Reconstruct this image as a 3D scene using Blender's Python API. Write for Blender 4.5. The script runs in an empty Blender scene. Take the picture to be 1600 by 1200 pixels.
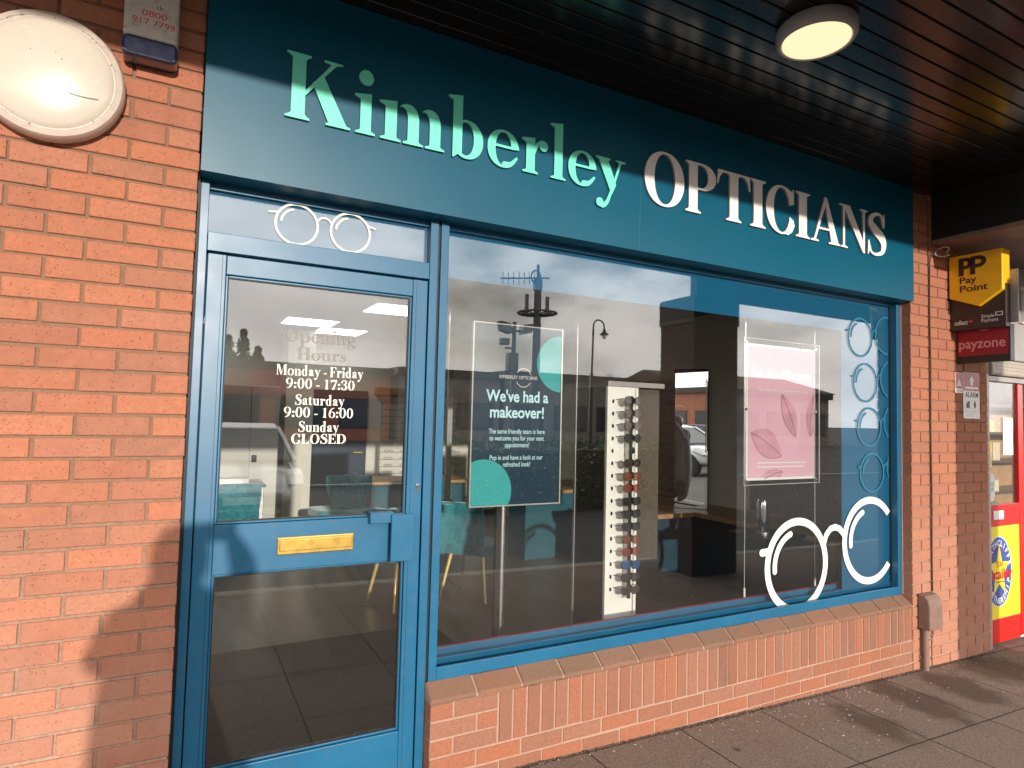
import bpy, bmesh, math, random
from mathutils import Vector, Matrix
R = math.radians
random.seed(7)
scene = bpy.context.scene
col = scene.collection

# ------------------------------------------------------------------ camera
cam_d = bpy.data.cameras.new("Camera"); cam = bpy.data.objects.new("Camera", cam_d); col.objects.link(cam)
cam_d.sensor_width = 36; cam_d.lens = 980.03 / 1600 * 36; cam_d.clip_start = .02; cam_d.clip_end = 2000
yaw, pit, rol = R(27.909), R(2.981), R(1.419)
_F = Vector((math.sin(yaw)*math.cos(pit), math.cos(yaw)*math.cos(pit), math.sin(pit)))
_R = Vector((math.cos(yaw), -math.sin(yaw), 0)); _U = _R.cross(_F)
_R, _U = _R*math.cos(rol)+_U*math.sin(rol), _U*math.cos(rol)-_R*math.sin(rol)
cam.matrix_world = Matrix(((_R.x,_U.x,-_F.x,-.0245),(_R.y,_U.y,-_F.y,-2.558),(_R.z,_U.z,-_F.z,1.61),(0,0,0,1)))
scene.camera = cam

# ------------------------------------------------------------------ light
SUN_EL, SUN_AZ = R(9.9), R(-3.0)      # azimuth: positive to the right of straight out of the facade
sdir = Vector((math.sin(SUN_AZ)*math.cos(SUN_EL), -math.cos(SUN_AZ)*math.cos(SUN_EL), math.sin(SUN_EL)))
sl = bpy.data.lights.new("Sun", 'SUN'); sl.energy = 3.7; sl.angle = R(.9); sl.color = (1, .89, .77)
so = bpy.data.objects.new("Sun", sl); col.objects.link(so)
so.rotation_euler = sdir.to_track_quat('Z', 'Y').to_euler()
w = bpy.data.worlds.new("World"); scene.world = w; w.use_nodes = True
nt = w.node_tree; nt.nodes.clear(); N = nt.nodes.new; Lk = nt.links.new
out = N('ShaderNodeOutputWorld'); bg = N('ShaderNodeBackground'); Lk(bg.outputs[0], out.inputs[0])
sky = N('ShaderNodeTexSky'); sky.sky_type = 'NISHITA'; sky.sun_disc = False
sky.sun_elevation = SUN_EL; sky.sun_rotation = math.pi - SUN_AZ
sky.air_density = 1; sky.dust_density = 1.5; sky.ozone_density = 1.5
bg.inputs[1].default_value = .12
tc = N('ShaderNodeTexCoord'); mp = N('ShaderNodeMapping'); mp.inputs['Scale'].default_value = (1.5, 1.5, 3.4)
Lk(tc.outputs['Generated'], mp.inputs[0])
nz = N('ShaderNodeTexNoise'); nz.inputs['Scale'].default_value = 2.3; nz.inputs['Detail'].default_value = 6; nz.inputs['Roughness'].default_value = .55
Lk(mp.outputs[0], nz.inputs[0])
cr = N('ShaderNodeValToRGB'); cr.color_ramp.elements[0].position = .26; cr.color_ramp.elements[1].position = .52
Lk(nz.outputs[0], cr.inputs[0])
nz2 = N('ShaderNodeTexNoise'); nz2.inputs['Scale'].default_value = 4.5; nz2.inputs['Detail'].default_value = 7
Lk(mp.outputs[0], nz2.inputs[0])
cc = N('ShaderNodeValToRGB'); e = cc.color_ramp.elements
e[0].position = .30; e[0].color = (18.0, 16.8, 16.2, 1); e[1].position = .72; e[1].color = (24.5, 23.0, 21.8, 1)
Lk(nz2.outputs[0], cc.inputs[0])
mxs = N('ShaderNodeMix'); mxs.data_type = 'RGBA'; mxs.inputs['Factor'].default_value = 1
Lk(cr.outputs[0], mxs.inputs['Factor']); Lk(sky.outputs[0], mxs.inputs[6]); Lk(cc.outputs[0], mxs.inputs[7])
Lk(mxs.outputs[2], bg.inputs[0])
scene.view_settings.view_transform = 'Standard'; scene.view_settings.look = 'None'
scene.view_settings.exposure = 0.3; scene.view_settings.gamma = 1
scene.render.engine = 'CYCLES'
scene.cycles.max_bounces = 10; scene.cycles.transparent_max_bounces = 24; scene.cycles.glossy_bounces = 5
scene.cycles.caustics_reflective = False; scene.cycles.caustics_refractive = False
scene.cycles.sample_clamp_indirect = 8

# ------------------------------------------------------------------ materials
class NT:
    def __init__(s, name):
        s.m = bpy.data.materials.new(name); s.m.use_nodes = True; s.t = s.m.node_tree
        s.p = s.t.nodes['Principled BSDF']; s.o = s.t.nodes['Material Output']
    def n(s, typ, **k):
        x = s.t.nodes.new('ShaderNode'+typ)
        for a, v in k.items(): setattr(x, a, v)
        return x
    def l(s, a, b): s.t.links.new(a, b)
    def coord(s, scale=(1,1,1), loc=(0,0,0), rot=(0,0,0)):
        g = s.n('NewGeometry') ; mp = s.n('Mapping'); mp.inputs['Scale'].default_value = scale
        mp.inputs['Location'].default_value = loc; mp.inputs['Rotation'].default_value = rot
        s.l(g.outputs['Position'], mp.inputs[0]); return mp.outputs[0]
    def ocoord(s, scale=(1,1,1), loc=(0,0,0)):
        g = s.n('TexCoord'); mp = s.n('Mapping'); mp.inputs['Scale'].default_value = scale; mp.inputs['Location'].default_value = loc
        s.l(g.outputs['Object'], mp.inputs[0]); return mp.outputs[0]
    def noise(s, vec, scale, detail=4, rough=.5):
        x = s.n('TexNoise'); x.inputs['Scale'].default_value = scale; x.inputs['Detail'].default_value = detail
        x.inputs['Roughness'].default_value = rough; s.l(vec, x.inputs['Vector']); return x.outputs['Fac']
    def ramp(s, fac, stops):
        x = s.n('ValToRGB'); e = x.color_ramp.elements
        while len(e) < len(stops): e.new(.5)
        for i, (p, c) in enumerate(stops):
            e[i].position = p; e[i].color = (*c, 1) if len(c) == 3 else c
        s.l(fac, x.inputs[0]); return x.outputs[0]
    def mix(s, fac, a, b, typ='MIX'):
        x = s.n('Mix'); x.data_type = 'RGBA'; x.blend_type = typ
        for sock, v in ((x.inputs[0], fac), (x.inputs[6], a), (x.inputs[7], b)):
            if isinstance(v, (int, float)): sock.default_value = v
            elif isinstance(v, tuple): sock.default_value = (*v, 1)
            else: s.l(v, sock)
        return x.outputs[2]
    def math(s, op, a, b=0., clamp=False):
        x = s.n('Math'); x.operation = op; x.use_clamp = clamp
        for sock, v in ((x.inputs[0], a), (x.inputs[1], b)):
            if isinstance(v, (int, float)): sock.default_value = v
            else: s.l(v, sock)
        return x.outputs[0]
    def bump(s, h, strength=.3, dist=.002):
        b = s.n('Bump'); b.inputs['Strength'].default_value = strength; b.inputs['Distance'].default_value = dist
        s.l(h, b.inputs['Height']); s.l(b.outputs[0], s.p.inputs['Normal']); return b
def plain(name, c, rough=.5, metal=0, var=.12, vs=6., bump=0., bs=200., spec=.5, coat=0, emis=0, dirt=0., alpha=1):
    k = NT(name); p = k.p
    v = k.coord(); n = k.noise(v, vs, 5, .6)
    a = tuple(x*(1-var) for x in c); b = tuple(min(1, x*(1+var)) for x in c)
    base = k.ramp(n, [(.3, a), (.7, b)])
    if dirt:
        d = k.noise(v, 23, 6, .7); d = k.ramp(d, [(.52, (0,0,0)), (.72, (1,1,1))])
        base = k.mix(k.math('MULTIPLY', d, dirt), base, (.16, .13, .10))
    k.l(base, p.inputs['Base Color'])
    rr = k.n('MapRange'); rr.inputs[3].default_value = max(.02, rough-.06); rr.inputs[4].default_value = min(1, rough+.06)
    k.l(k.noise(v, vs*2.3, 4), rr.inputs[0]); k.l(rr.outputs[0], p.inputs['Roughness'])
    p.inputs['Metallic'].default_value = metal; p.inputs['Specular IOR Level'].default_value = spec
    p.inputs['Coat Weight'].default_value = coat
    if emis: p.inputs['Emission Color'].default_value = (*c, 1); p.inputs['Emission Strength'].default_value = emis
    if bump: k.bump(k.noise(v, bs, 3), bump, .001)
    if alpha < 1: p.inputs['Alpha'].default_value = alpha
    return k.m
def glass(name, r0=.065, tint=(.97,.985,.98)):
    k = NT(name); k.t.nodes.remove(k.p)
    g = k.n('NewGeometry'); d = k.n('VectorMath', operation='DOT_PRODUCT'); k.l(g.outputs['Normal'], d.inputs[0]); k.l(g.outputs['Incoming'], d.inputs[1])
    c = k.math('ABSOLUTE', d.outputs['Value']); f = k.math('POWER', k.math('SUBTRACT', 1., c, True), 5.)
    fac = k.math('ADD', k.math('MULTIPLY', f, 1-r0), r0)
    t = k.n('BsdfTransparent'); t.inputs[0].default_value = (*tint, 1); gl = k.n('BsdfGlossy'); gl.inputs['Roughness'].default_value = 0.0
    bu = k.n('Bump'); bu.inputs['Strength'].default_value = .07; bu.inputs['Distance'].default_value = .004; k.l(k.noise(k.coord(), 1.6, 0), bu.inputs['Height']); k.l(bu.outputs[0], gl.inputs['Normal'])
    ms = k.n('MixShader'); k.l(fac, ms.inputs[0]); k.l(t.outputs[0], ms.inputs[1]); k.l(gl.outputs[0], ms.inputs[2]); k.l(ms.outputs[0], k.o.inputs[0])
    return k.m
def brick_mat(name, cols, spec_amt=1., lime=0.):
    k = NT(name); a = k.n('Attribute'); a.attribute_name = 'tint'
    sp = k.n('SeparateColor'); k.l(a.outputs['Color'], sp.inputs[0])
    v = k.coord(); 
    base = k.ramp(sp.outputs[0], [(i/(len(cols)-1), c) for i, c in enumerate(cols)])
    m1 = k.noise(v, 16, 6, .65); base = k.mix(k.ramp(m1, [(.35, (0,0,0)), (.75, (.6,.6,.6))]), base, cols[len(cols)//2])
    m2 = k.noise(v, 55, 5, .7); base = k.mix(k.ramp(m2, [(.38, (0,0,0)), (.62, (.6,.6,.6))]), base, tuple(.85*sum(c[i] for c in cols)/len(cols) for i in range(3)), 'MIX')
    m3 = k.noise(v, 3.5, 4, .6); base = k.mix(k.ramp(m3, [(.45, (0,0,0)), (.75, (.42,.42,.42))]), base, (.26,.13,.085))
    # burnt specks
    vo = k.n('TexVoronoi'); vo.inputs['Scale'].default_value = 95; k.l(v, vo.inputs['Vector'])
    s1 = k.ramp(vo.outputs['Distance'], [(.10, (1,1,1)), (.2, (0,0,0))])
    s2 = k.ramp(k.noise(v, 30, 2), [(.42, (0,0,0)), (.52, (1,1,1))])
    base = k.mix(k.math('MULTIPLY', k.math('MULTIPLY', s1, s2), .8*spec_amt), base, (.06,.03,.022))
    if lime:
        sx = k.n('SeparateXYZ'); k.l(k.coord(), sx.inputs[0])
        f = k.n('MapRange'); f.inputs[1].default_value = 1.25; f.inputs[2].default_value = .5; k.l(sx.outputs['Z'], f.inputs[0])
        base = k.mix(k.math('MULTIPLY', f.outputs[0], k.math('MULTIPLY', k.ramp(k.noise(v, 7, 5), [(.3, (.2,.2,.2)), (.7, (1,1,1))]), lime)), base, (.44,.25,.18))
    k.l(base, k.p.inputs['Base Color']); k.p.inputs['Roughness'].default_value = .85; k.p.inputs['Specular IOR Level'].default_value = .25
    h = k.math('ADD', k.noise(v, 120, 6, .7), k.math('MULTIPLY', m1, .6)); h = k.math('SUBTRACT', h, k.math('MULTIPLY', k.math('MULTIPLY', s1, s2), .8))
    k.bump(h, .8, .003)
    return k.m
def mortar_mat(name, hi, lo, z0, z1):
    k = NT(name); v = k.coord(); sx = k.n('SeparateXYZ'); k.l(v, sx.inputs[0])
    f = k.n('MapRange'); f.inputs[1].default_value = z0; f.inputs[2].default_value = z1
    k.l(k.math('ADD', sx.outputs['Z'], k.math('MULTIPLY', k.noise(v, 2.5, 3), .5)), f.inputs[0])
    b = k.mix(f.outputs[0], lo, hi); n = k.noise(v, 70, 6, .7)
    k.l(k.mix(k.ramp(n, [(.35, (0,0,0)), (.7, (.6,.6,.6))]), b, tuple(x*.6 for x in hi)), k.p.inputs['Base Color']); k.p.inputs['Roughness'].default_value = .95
    k.bump(k.noise(v, 260, 4, .7), .6, .002); return k.m

M = {}
M['brick'] = brick_mat('brick', [(.34,.13,.08), (.46,.172,.095), (.41,.142,.078), (.27,.135,.095), (.50,.21,.125), (.42,.157,.088), (.29,.115,.08), (.45,.20,.13)], 1., .6)
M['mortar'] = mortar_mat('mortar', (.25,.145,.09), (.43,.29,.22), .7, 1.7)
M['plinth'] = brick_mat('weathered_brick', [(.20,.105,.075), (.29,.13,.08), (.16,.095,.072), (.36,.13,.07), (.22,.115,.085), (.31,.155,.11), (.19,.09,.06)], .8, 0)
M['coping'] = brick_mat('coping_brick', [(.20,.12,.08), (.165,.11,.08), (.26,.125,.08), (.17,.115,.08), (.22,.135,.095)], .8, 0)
M['mortar_pale'] = mortar_mat('mortar_pale', (.38,.245,.18), (.42,.27,.20), 0, 1)
M['pier'] = brick_mat('pier_brick', [(.38,.15,.088), (.43,.17,.098), (.35,.14,.085), (.45,.185,.11), (.33,.145,.098)], .7, .6)
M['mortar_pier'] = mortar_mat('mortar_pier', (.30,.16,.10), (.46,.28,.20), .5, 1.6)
M['dark_brick'] = brick_mat('pillar_brick', [(.085,.045,.03), (.11,.05,.035), (.075,.04,.03), (.10,.055,.04)], 1., 0)
M['blue'] = plain('blue_powder_coat', (.008,.108,.218), .38, 0, .10, 3, .06, 900, dirt=.16)
M['gasket'] = plain('black_gasket', (.006,.007,.012), .6)
M['fascia'] = plain('teal_fascia_panel', (.0,.086,.150), .37, 0, .07, 1.5, .02, 700, spec=.40)
M['vinyl'] = plain('blue_vinyl', (.001,.105,.225), .6, 0, .05, 2, spec=.2)
M['faint'] = plain('pale_teal_print', (.008,.135,.245), .5)
M['green'] = plain('mint_acrylic', (.17,.80,.60), .35, 0, .04, 3)
M['white_acr'] = plain('white_acrylic', (.84,.82,.80), .35, 0, .04, 3)
M['edge_green'] = plain('green_letter_edge', (.10,.30,.26), .4)
M['edge_white'] = plain('grey_letter_edge', (.36,.36,.36), .4)
M['white_vinyl'] = plain('white_vinyl', (.70,.72,.65), .5, 0, .03)
M['etched'] = plain('etched_vinyl', (.27,.26,.255), .7, 0, .05, alpha=.85)
M['brass'] = plain('brass', (.75,.50,.13), .28, .9, .08, 12)
M['chrome'] = plain('chrome', (.7,.7,.72), .12, 1, .03)
M['steel'] = plain('brushed_steel', (.45,.45,.46), .35, 1, .08, 30)
M['gold'] = plain('gold_metal', (.90,.66,.28), .35, .45, .06)
M['dome'] = plain('opal_polycarbonate', (.60,.55,.475), .26, 0, .03, 5, 0, 200, .5, .2)
M['rim_white'] = plain('white_plastic_rim', (.55,.47,.41), .42, 0, .06, 8, .08, 300, dirt=.45)
M['alarm_white'] = plain('alarm_white_plastic', (.60,.56,.52), .42, 0, .06, 10, dirt=.5)
M['alarm_blue'] = plain('alarm_blue_lens', (.007,.011,.034), .18, 0, .3, 14, coat=.5)
M['red_text'] = plain('red_print', (.62,.035,.05), .5)
M['black'] = plain('black_print', (.012,.012,.013), .5)
M['diffuser'] = plain('lit_diffuser', (1,.80,.48), .5, emis=.85)
M['rim_grey'] = plain('grey_plastic_rim', (.30,.29,.29), .4, 0, .08, 9, dirt=.3)
M['paper'] = plain('white_paper', (.80,.80,.80), .8, 0, .03)
M['frame_silver'] = plain('silver_frame', (.55,.53,.52), .3, .5, .05)
M['navy'] = plain('navy_poster', (.004,.026,.052), .35, 0, .1, 2)
M['teal_print'] = plain('teal_print', (.03,.34,.35), .4, 0, .04)
M['sky_print'] = plain('pale_blue_print', (.50,.78,.86), .5, 0, .03)
M['acrylic'] = glass('clear_acrylic', .02, (.98,.98,.98))
M['glass'] = glass('window_glass', .115)
M['rack_white'] = plain('white_display_panel', (.80,.78,.74), .4, 0, .02)
M['dark_panel'] = plain('dark_display_side', (.014,.012,.011), .35, 0, .1)
M['bronze'] = plain('bronze_board', (.085,.065,.048), .4, 0, .2, 20)
M['lens_dark'] = plain('dark_lens', (.03,.03,.033), .08, 0, .05, coat=1, alpha=.8)
M['lens_brown'] = plain('brown_lens', (.20,.055,.025), .08, 0, .05, coat=1, alpha=.62)
M['lens_blue'] = plain('blue_mirror_lens', (.02,.22,.65), .06, .8, .05)
M['lens_grey'] = plain('grey_lens', (.16,.15,.15), .08, 0, .05, coat=1, alpha=.62)
M['frame_black'] = plain('black_spectacle_frame', (.015,.015,.016), .25)
M['frame_red'] = plain('red_spectacle_frame', (.35,.02,.03), .25)
M['frame_brown'] = plain('tortoise_spectacle_frame', (.12,.05,.025), .25)
M['pink'] = plain('pink_poster', (.70,.40,.51), .5, 0, .07, 2.5)
M['petal'] = plain('dusky_pink_petal', (.60,.29,.37), .5, 0, .15, 9)
M['petal_line'] = plain('dark_pink_line', (.22,.08,.12), .5)
M['wall_white'] = plain('cream_wall_paint', (.72,.69,.62), .7, 0, .03)
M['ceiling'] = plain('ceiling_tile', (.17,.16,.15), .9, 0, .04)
M['skirting'] = plain('teal_skirting', (.015,.10,.14), .5)
M['dado'] = plain('dark_teal_paint', (.006,.055,.085), .5)
M['panel_light'] = plain('led_panel', (1,.97,.90), .5, emis=3.5)
M['door_navy'] = plain('navy_door_paint', (.006,.028,.062), .35)
M['cabinet'] = plain('grey_laminate', (.55,.53,.49), .4, 0, .02)
M['wood'] = plain('oak_worktop', (.42,.25,.12), .45, 0, .2, 14)
M['desk_dark'] = plain('dark_desk_top', (.05,.04,.036), .3)
M['soffit'] = None
M['pp_yellow'] = plain('yellow_sign_plastic', (.85,.47,.008), .35)
M['pp_brown'] = plain('dark_brown_sign', (.035,.018,.015), .4)
M['pz_red'] = plain('crimson_sign', (.30,.006,.022), .4)
M['pz_pink'] = plain('pink_lettering', (.68,.35,.36), .5)
M['white_print'] = plain('white_print', (.75,.74,.72), .5, 0, .04)
M['poster_yellow'] = plain('yellow_poster', (.85,.68,.03), .4, 0, .06, 5)
M['red_gloss'] = plain('red_gloss_paint', (.68,.012,.01), .3, 0, .06, 5, coat=.3)
M['badge_blue'] = plain('badge_blue', (.025,.09,.36), .45)
M['shutter'] = plain('galvanised_shutter', (.42,.38,.32), .5, .3, .12, 8)
M['alum'] = plain('mill_aluminium', (.38,.35,.34), .45, .4, .08, 10, dirt=.2)
M['conduit'] = plain('brown_painted_conduit', (.20,.125,.10), .6, 0, .12, 20, .3, 250, dirt=.2)
M['cable'] = plain('dark_cable', (.05,.03,.025), .6)
M['mirror'] = plain('silvered_mirror', (.88,.89,.89), .015, 1, .01)
for l_ in list(M['mirror'].node_tree.links):
    if l_.to_socket.name == 'Roughness': M['mirror'].node_tree.links.remove(l_)
M['mirror'].node_tree.nodes['Principled BSDF'].inputs['Roughness'].default_value = 0
M['maroon'] = plain('maroon_sign', (.30,.012,.025), .5)
M['asphalt'] = plain('asphalt', (.055,.053,.05), .85, 0, .25, 3, .5, 120)
M['kerb'] = plain('concrete_kerb', (.30,.28,.25), .85, 0, .15, 5, .4, 150)
M['roadpaint'] = plain('road_paint', (.70,.70,.66), .7)
M['far_brick'] = plain('far_brick_wall', (.34,.13,.075), .85, 0, .15, 2)
M['far_render'] = plain('grey_render', (.20,.18,.165), .85, 0, .1, 2)
M['far_roof'] = plain('brown_roof_tiles', (.10,.055,.04), .85, 0, .25, 6)
M['far_dark'] = plain('dark_fascia', (.03,.028,.028), .6)
M['far_glass'] = plain('far_shop_glass', (.02,.025,.03), .1)
M['mast'] = plain('galvanised_mast', (.10,.10,.105), .5, .3)
M['bark'] = plain('grey_bark', (.10,.075,.055), .9, 0, .2, 20)
M['needle'] = plain('conifer_needles', (.022,.045,.022), .7, 0, .3, 3)
M['hedge'] = plain('hedge_leaves', (.04,.09,.02), .6, 0, .4, 9)
M['berry'] = plain('pale_seed_heads', (.65,.66,.55), .6)
M['tyre'] = plain('tyre_rubber', (.02,.02,.02), .8)
M['car_white'] = plain('white_car_paint', (.72,.74,.75), .22, 0, .02, coat=1)
M['car_silver'] = plain('silver_car_paint', (.48,.49,.50), .22, .5, .02, coat=1)
M['car_dark'] = plain('dark_blue_car_paint', (.02,.03,.06), .2, 0, .02, coat=1)
M['car_glass'] = plain('car_window_glass', (.03,.04,.045), .04, 0, .02)
M['headlight'] = plain('headlight_lens', (.6,.62,.64), .1, .5)
M['skin'] = plain('skin', (.50,.29,.21), .5)
M['coat_cloth'] = plain('dark_coat_cloth', (.03,.032,.045), .85)
M['hair'] = plain('dark_hair', (.03,.02,.015), .6)
M['flake'] = plain('pale_grit', (.62,.57,.50), .8)
M['crumb'] = plain('dark_dirt', (.05,.035,.025), .95)
M['carpet'] = plain('entrance_mat', (.035,.033,.031), .95, 0, .3, 40, .8, 300)

def floor_mat():
    k = NT('vinyl_floor'); v = k.coord(scale=(1, .35, 1)); n = k.noise(v, 4, 7, .6)
    k.l(k.ramp(n, [(.3, (.12,.10,.08)), (.7, (.19,.16,.13))]), k.p.inputs['Base Color']); k.p.inputs['Roughness'].default_value = .33
    k.bump(k.noise(k.coord(), 60, 4), .08, .002); return k.m
M['floor'] = floor_mat()
def velvet():
    k = NT('teal_velvet'); v = k.coord(); n = k.noise(v, 30, 5)
    k.l(k.ramp(n, [(.3, (.015,.18,.23)), (.7, (.04,.30,.36))]), k.p.inputs['Base Color']); k.p.inputs['Roughness'].default_value = .8
    k.p.inputs['Sheen Weight'].default_value = .6; return k.m
M['velvet'] = velvet()
def soffit_mat():
    k = NT('stained_soffit_board'); a = k.n('Attribute'); a.attribute_name = 'tint'
    v = k.coord(scale=(1.2, 14, 14)); n = k.noise(v, 3, 6, .65)
    b = k.ramp(n, [(.3, (.005,.0035,.003)), (.7, (.014,.008,.006))]); b = k.mix(.5, b, k.ramp(a.outputs['Fac'], [(0, (.005,.004,.004)), (1, (.015,.009,.007))]))
    k.l(b, k.p.inputs['Base Color']); r = k.n('MapRange'); r.inputs[3].default_value = .13; r.inputs[4].default_value = .24; k.p.inputs['Specular IOR Level'].default_value = .38
    k.l(k.noise(k.coord(), 9, 4), r.inputs[0]); k.l(r.outputs[0], k.p.inputs['Roughness']); k.bump(k.noise(k.coord(scale=(.6,3,3)), 5, 3), .12, .01); return k.m
M['soffit'] = soffit_mat()
def paving_mat():
    k = NT('concrete_paving'); v = k.coord()
    br = k.n('TexBrick'); br.offset = 0; br.inputs['Scale'].default_value = 1; br.inputs['Mortar Size'].default_value = .0045; br.inputs['Mortar Smooth'].default_value = .25
    br.inputs['Brick Width'].default_value = .585; br.inputs['Row Height'].default_value = .60; br.inputs['Bias'].default_value = 0
    br.inputs[1].default_value = (.0,.0,.0,1); br.inputs[2].default_value = (1,1,1,1); br.inputs[3].default_value = (.5,.5,.5,1)
    dv = k.n('TexNoise'); dv.inputs['Scale'].default_value = 3.; k.l(v, dv.inputs['Vector'])
    wob = k.n('MixRGB'); wob.blend_type = 'LINEAR_LIGHT'; wob.inputs[0].default_value = .006
    k.l(k.coord(loc=(-1.78+.585*4, .62+.60*6, 0)), wob.inputs[1]); k.l(dv.outputs['Color'], wob.inputs[2])
    k.l(wob.outputs[0], br.inputs['Vector'])
    bc = k.ramp(br.outputs['Color'], [(0, (.20,.145,.112)), (1, (.27,.20,.158))])
    n1 = k.noise(v, 1.6, 5, .6); bc = k.mix(k.ramp(n1, [(.35, (0,0,0)), (.7, (.5,.5,.5))]), bc, (.15,.11,.088))
    n2 = k.noise(v, 330, 3, .8); bc = k.mix(.5, bc, k.ramp(n2, [(.32, (.05,.04,.035)), (.5, (.24,.18,.145)), (.72, (.55,.46,.40))])); n3 = k.noise(v, 95, 4, .8); bc = k.mix(k.ramp(n3, [(.48, (0,0,0)), (.6, (.7,.7,.7))]), bc, (.07,.05,.04)); bc = k.mix(k.ramp(k.noise(v, 140, 3, .8), [(.60, (0,0,0)), (.68, (.6,.6,.6))]), bc, (.42,.34,.28))
    gv = k.n('TexVoronoi'); gv.inputs['Scale'].default_value = 2.6; k.l(v, gv.inputs['Vector'])
    bc = k.mix(k.ramp(gv.outputs['Distance'], [(.045, (.75,.75,.75)), (.075, (0,0,0))]), bc, (.04,.03,.025))
    wet = None
    for (x, y, rx, ry, s) in ((3.99,-.30,.15,.30,1.), (4.49,-.29,.17,.28,.85), (3.43,-.38,.14,.24,.6), (2.62,-.75,.16,.2,.3), (5.1,-.2,.3,.25,.9)):
        sub = k.n('VectorMath', operation='SUBTRACT'); k.l(v, sub.inputs[0]); sub.inputs[1].default_value = (x, y, 0)
        ml = k.n('VectorMath', operation='MULTIPLY'); k.l(sub.outputs[0], ml.inputs[0]); ml.inputs[1].default_value = (1/rx, 1/ry, 0)
        ln = k.n('VectorMath', operation='LENGTH'); k.l(ml.outputs[0], ln.inputs[0])
        q = k.math('ADD', ln.outputs['Value'], k.math('MULTIPLY', k.math('SUBTRACT', k.noise(v, 9, 5), .5), 1.6))
        f = k.math('MULTIPLY', k.math('SUBTRACT', 1.25, q, True), s); wet = f if wet is None else k.math('MAXIMUM', wet, f)
    wet = k.math('MINIMUM', k.math('MULTIPLY', wet, 1.5), .68)
    bc = k.mix(wet, bc, (.045,.026,.016))
    jf = br.outputs['Fac']
    bc = k.mix(jf, bc, (.022,.015,.011)); k.l(bc, k.p.inputs['Base Color'])
    k.l(k.math('SUBTRACT', .9, k.math('MULTIPLY', wet, .3)), k.p.inputs['Roughness'])
    h = k.math('SUBTRACT', k.math('ADD', k.math('ADD', k.math('MULTIPLY', n2, .16), k.math('MULTIPLY', n3, .55)), k.math('MULTIPLY', k.noise(v, 25, 4), .15)), k.math('MULTIPLY', jf, 1.6)); k.bump(h, .8, .006)
    return k.m
M['paving'] = paving_mat()

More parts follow.
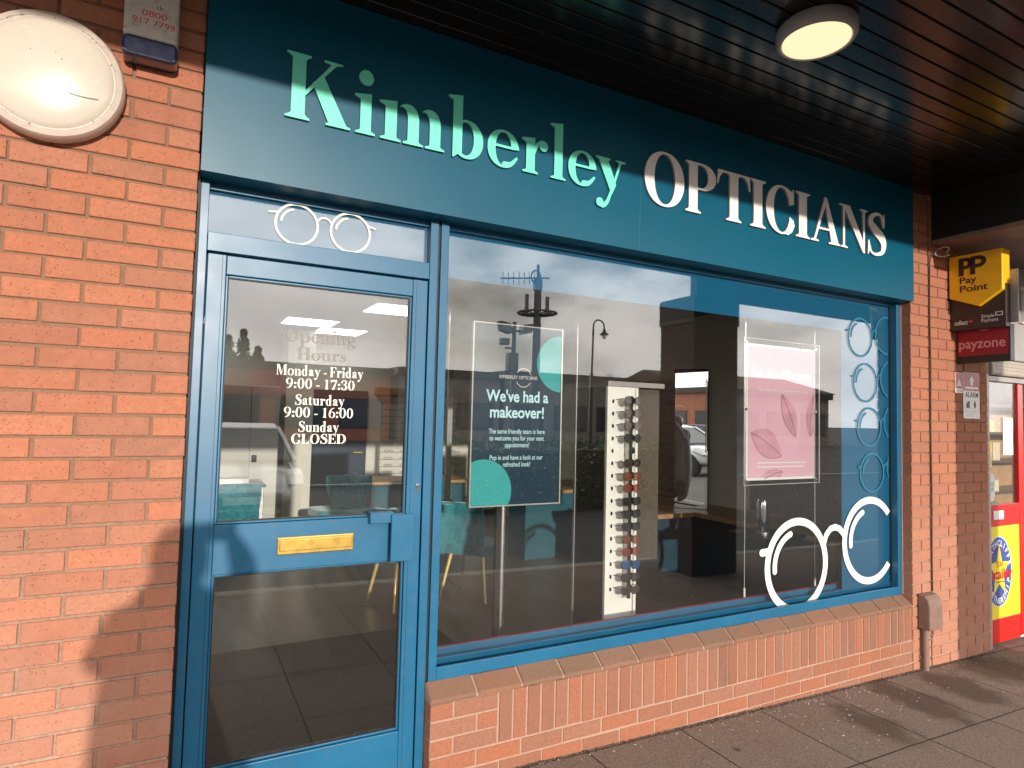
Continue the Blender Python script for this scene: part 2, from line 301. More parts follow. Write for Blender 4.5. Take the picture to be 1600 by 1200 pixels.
# ------------------------------------------------------------------ mesh helpers
ORG = {}
class MB:
    def __init__(s): s.v = []; s.f = []; s.mi = []; s.tint = []
    def add(s, vs, fs, mi=0, tint=None):
        o = len(s.v); s.v += [tuple(p) for p in vs]
        for f in fs: s.f.append(tuple(i+o for i in f)); s.mi.append(mi); s.tint.append(tint or (.5,.5,.5))
        return s
    def box(s, x0, x1, y0, y1, z0, z1, mi=0, tint=None):
        vs = [(x0,y0,z0),(x1,y0,z0),(x1,y1,z0),(x0,y1,z0),(x0,y0,z1),(x1,y0,z1),(x1,y1,z1),(x0,y1,z1)]
        return s.add(vs, [(0,3,2,1),(4,5,6,7),(0,1,5,4),(1,2,6,5),(2,3,7,6),(3,0,4,7)], mi, tint)
    def tube(s, pts, r, n=8, mi=0, caps=True, closed=False):
        pts = [Vector(p) for p in pts]; m = len(pts); rs = r if isinstance(r, (list, tuple)) else [r]*m
        vs = []; up = None
        for i in range(m):
            a = pts[(i-1) % m] if (closed or i > 0) else pts[i]; b = pts[(i+1) % m] if (closed or i < m-1) else pts[i]
            t = (b-a).normalized()
            if up is None: up = Vector((0,0,1)) if abs(t.z) < .9 else Vector((0,1,0))
            x = t.cross(up).normalized(); y = x.cross(t).normalized(); up = y
            for j in range(n):
                a_ = 2*math.pi*j/n; vs.append(pts[i]+x*(rs[i]*math.cos(a_))+y*(rs[i]*math.sin(a_)))
        fs = []
        for i in range(m if closed else m-1):
            for j in range(n):
                fs.append((i*n+j, i*n+(j+1)%n, ((i+1)%m)*n+(j+1)%n, ((i+1)%m)*n+j))
        if caps and not closed: fs += [tuple(range(n))[::-1], tuple((m-1)*n+j for j in range(n))]
        return s.add(vs, fs, mi)
    def lathe(s, prof, c, axis='z', n=32, mi=0):
        # prof: (radius, height) pairs along axis; c: centre
        vs = []
        for r, h in prof:
            for j in range(n):
                a = 2*math.pi*j/n; p = (r*math.cos(a), r*math.sin(a), h)
                if axis == 'y': p = (p[0], p[2], -p[1])
                if axis == 'x': p = (p[2], p[0], p[1])
                vs.append((c[0]+p[0], c[1]+p[1], c[2]+p[2]))
        fs = []; m = len(prof)
        for i in range(m-1):
            for j in range(n): fs.append((i*n+j, i*n+(j+1)%n, (i+1)*n+(j+1)%n, (i+1)*n+j))
        fs.append(tuple(range(n))[::-1]); fs.append(tuple((m-1)*n+j for j in range(n)))
        return s.add(vs, fs, mi)
    def prism(s, poly, y0, y1, mi=0, plane='xz'):
        n = len(poly)
        def P(a, b, c): return (a, c, b) if plane == 'xz' else ((c, a, b) if plane == 'yz' else (a, b, c))
        vs = [P(a, b, y0) for a, b in poly]+[P(a, b, y1) for a, b in poly]
        fs = [tuple(range(n)), tuple(range(2*n-1, n-1, -1))]+[(i, i+n, (i+1)%n+n, (i+1)%n) for i in range(n)]
        return s.add(vs, fs, mi)
    def build(s, name, mats, parent=None, bevel=0, smooth=False, tint=False, seg=2):
        me = bpy.data.meshes.new(name); o3 = Vector(ORG.get(parent.name, (0,0,0))) if parent else Vector((0,0,0))
        me.from_pydata([tuple(Vector(p)-o3) for p in s.v], [], s.f)
        if not isinstance(mats, (list, tuple)): mats = [mats]
        for m in mats: me.materials.append(m if not isinstance(m, str) else M[m])
        for i, p in enumerate(me.polygons): p.material_index = s.mi[i]
        if tint:
            ca = me.color_attributes.new('tint', 'FLOAT_COLOR', 'CORNER')
            for i, p in enumerate(me.polygons):
                for l in p.loop_indices: ca.data[l].color = (*s.tint[i], 1)
        bm = bmesh.new(); bm.from_mesh(me); bmesh.ops.recalc_face_normals(bm, faces=bm.faces); bm.to_mesh(me); bm.free()
        ob = bpy.data.objects.new(name, me); col.objects.link(ob)
        if parent: ob.parent = parent; ORG[ob.name] = tuple(o3)
        if smooth:
            me.shade_smooth()
            me.set_sharp_from_angle(angle=R(40))
        if bevel:
            b = ob.modifiers.new('bevel', 'BEVEL'); b.width = bevel; b.segments = seg; b.limit_method = 'ANGLE'; b.angle_limit = R(40); b.harden_normals = False
        return ob
def tag(o, label=None, cat=None, group=None, kind=None):
    if label: o['label'] = label
    if cat: o['category'] = cat
    if group: o['group'] = group
    if kind: o['kind'] = kind
    return o
def thing(name, label, cat, loc=(0,0,0), group=None):
    o = bpy.data.objects.new(name, None); col.objects.link(o); o.location = loc; o.empty_display_size = .1
    ORG[o.name] = tuple(loc); return tag(o, label, cat, group)
def copy_tree(o, parent=None):
    c = o.copy(); col.objects.link(c)
    if parent: c.parent = parent
    for ch in list(o.children): copy_tree(ch, c)
    return c
def BX(name, m, parent, *b, bevel=.003, **k): return MB().box(*b).build(name, m, parent, bevel, **k)

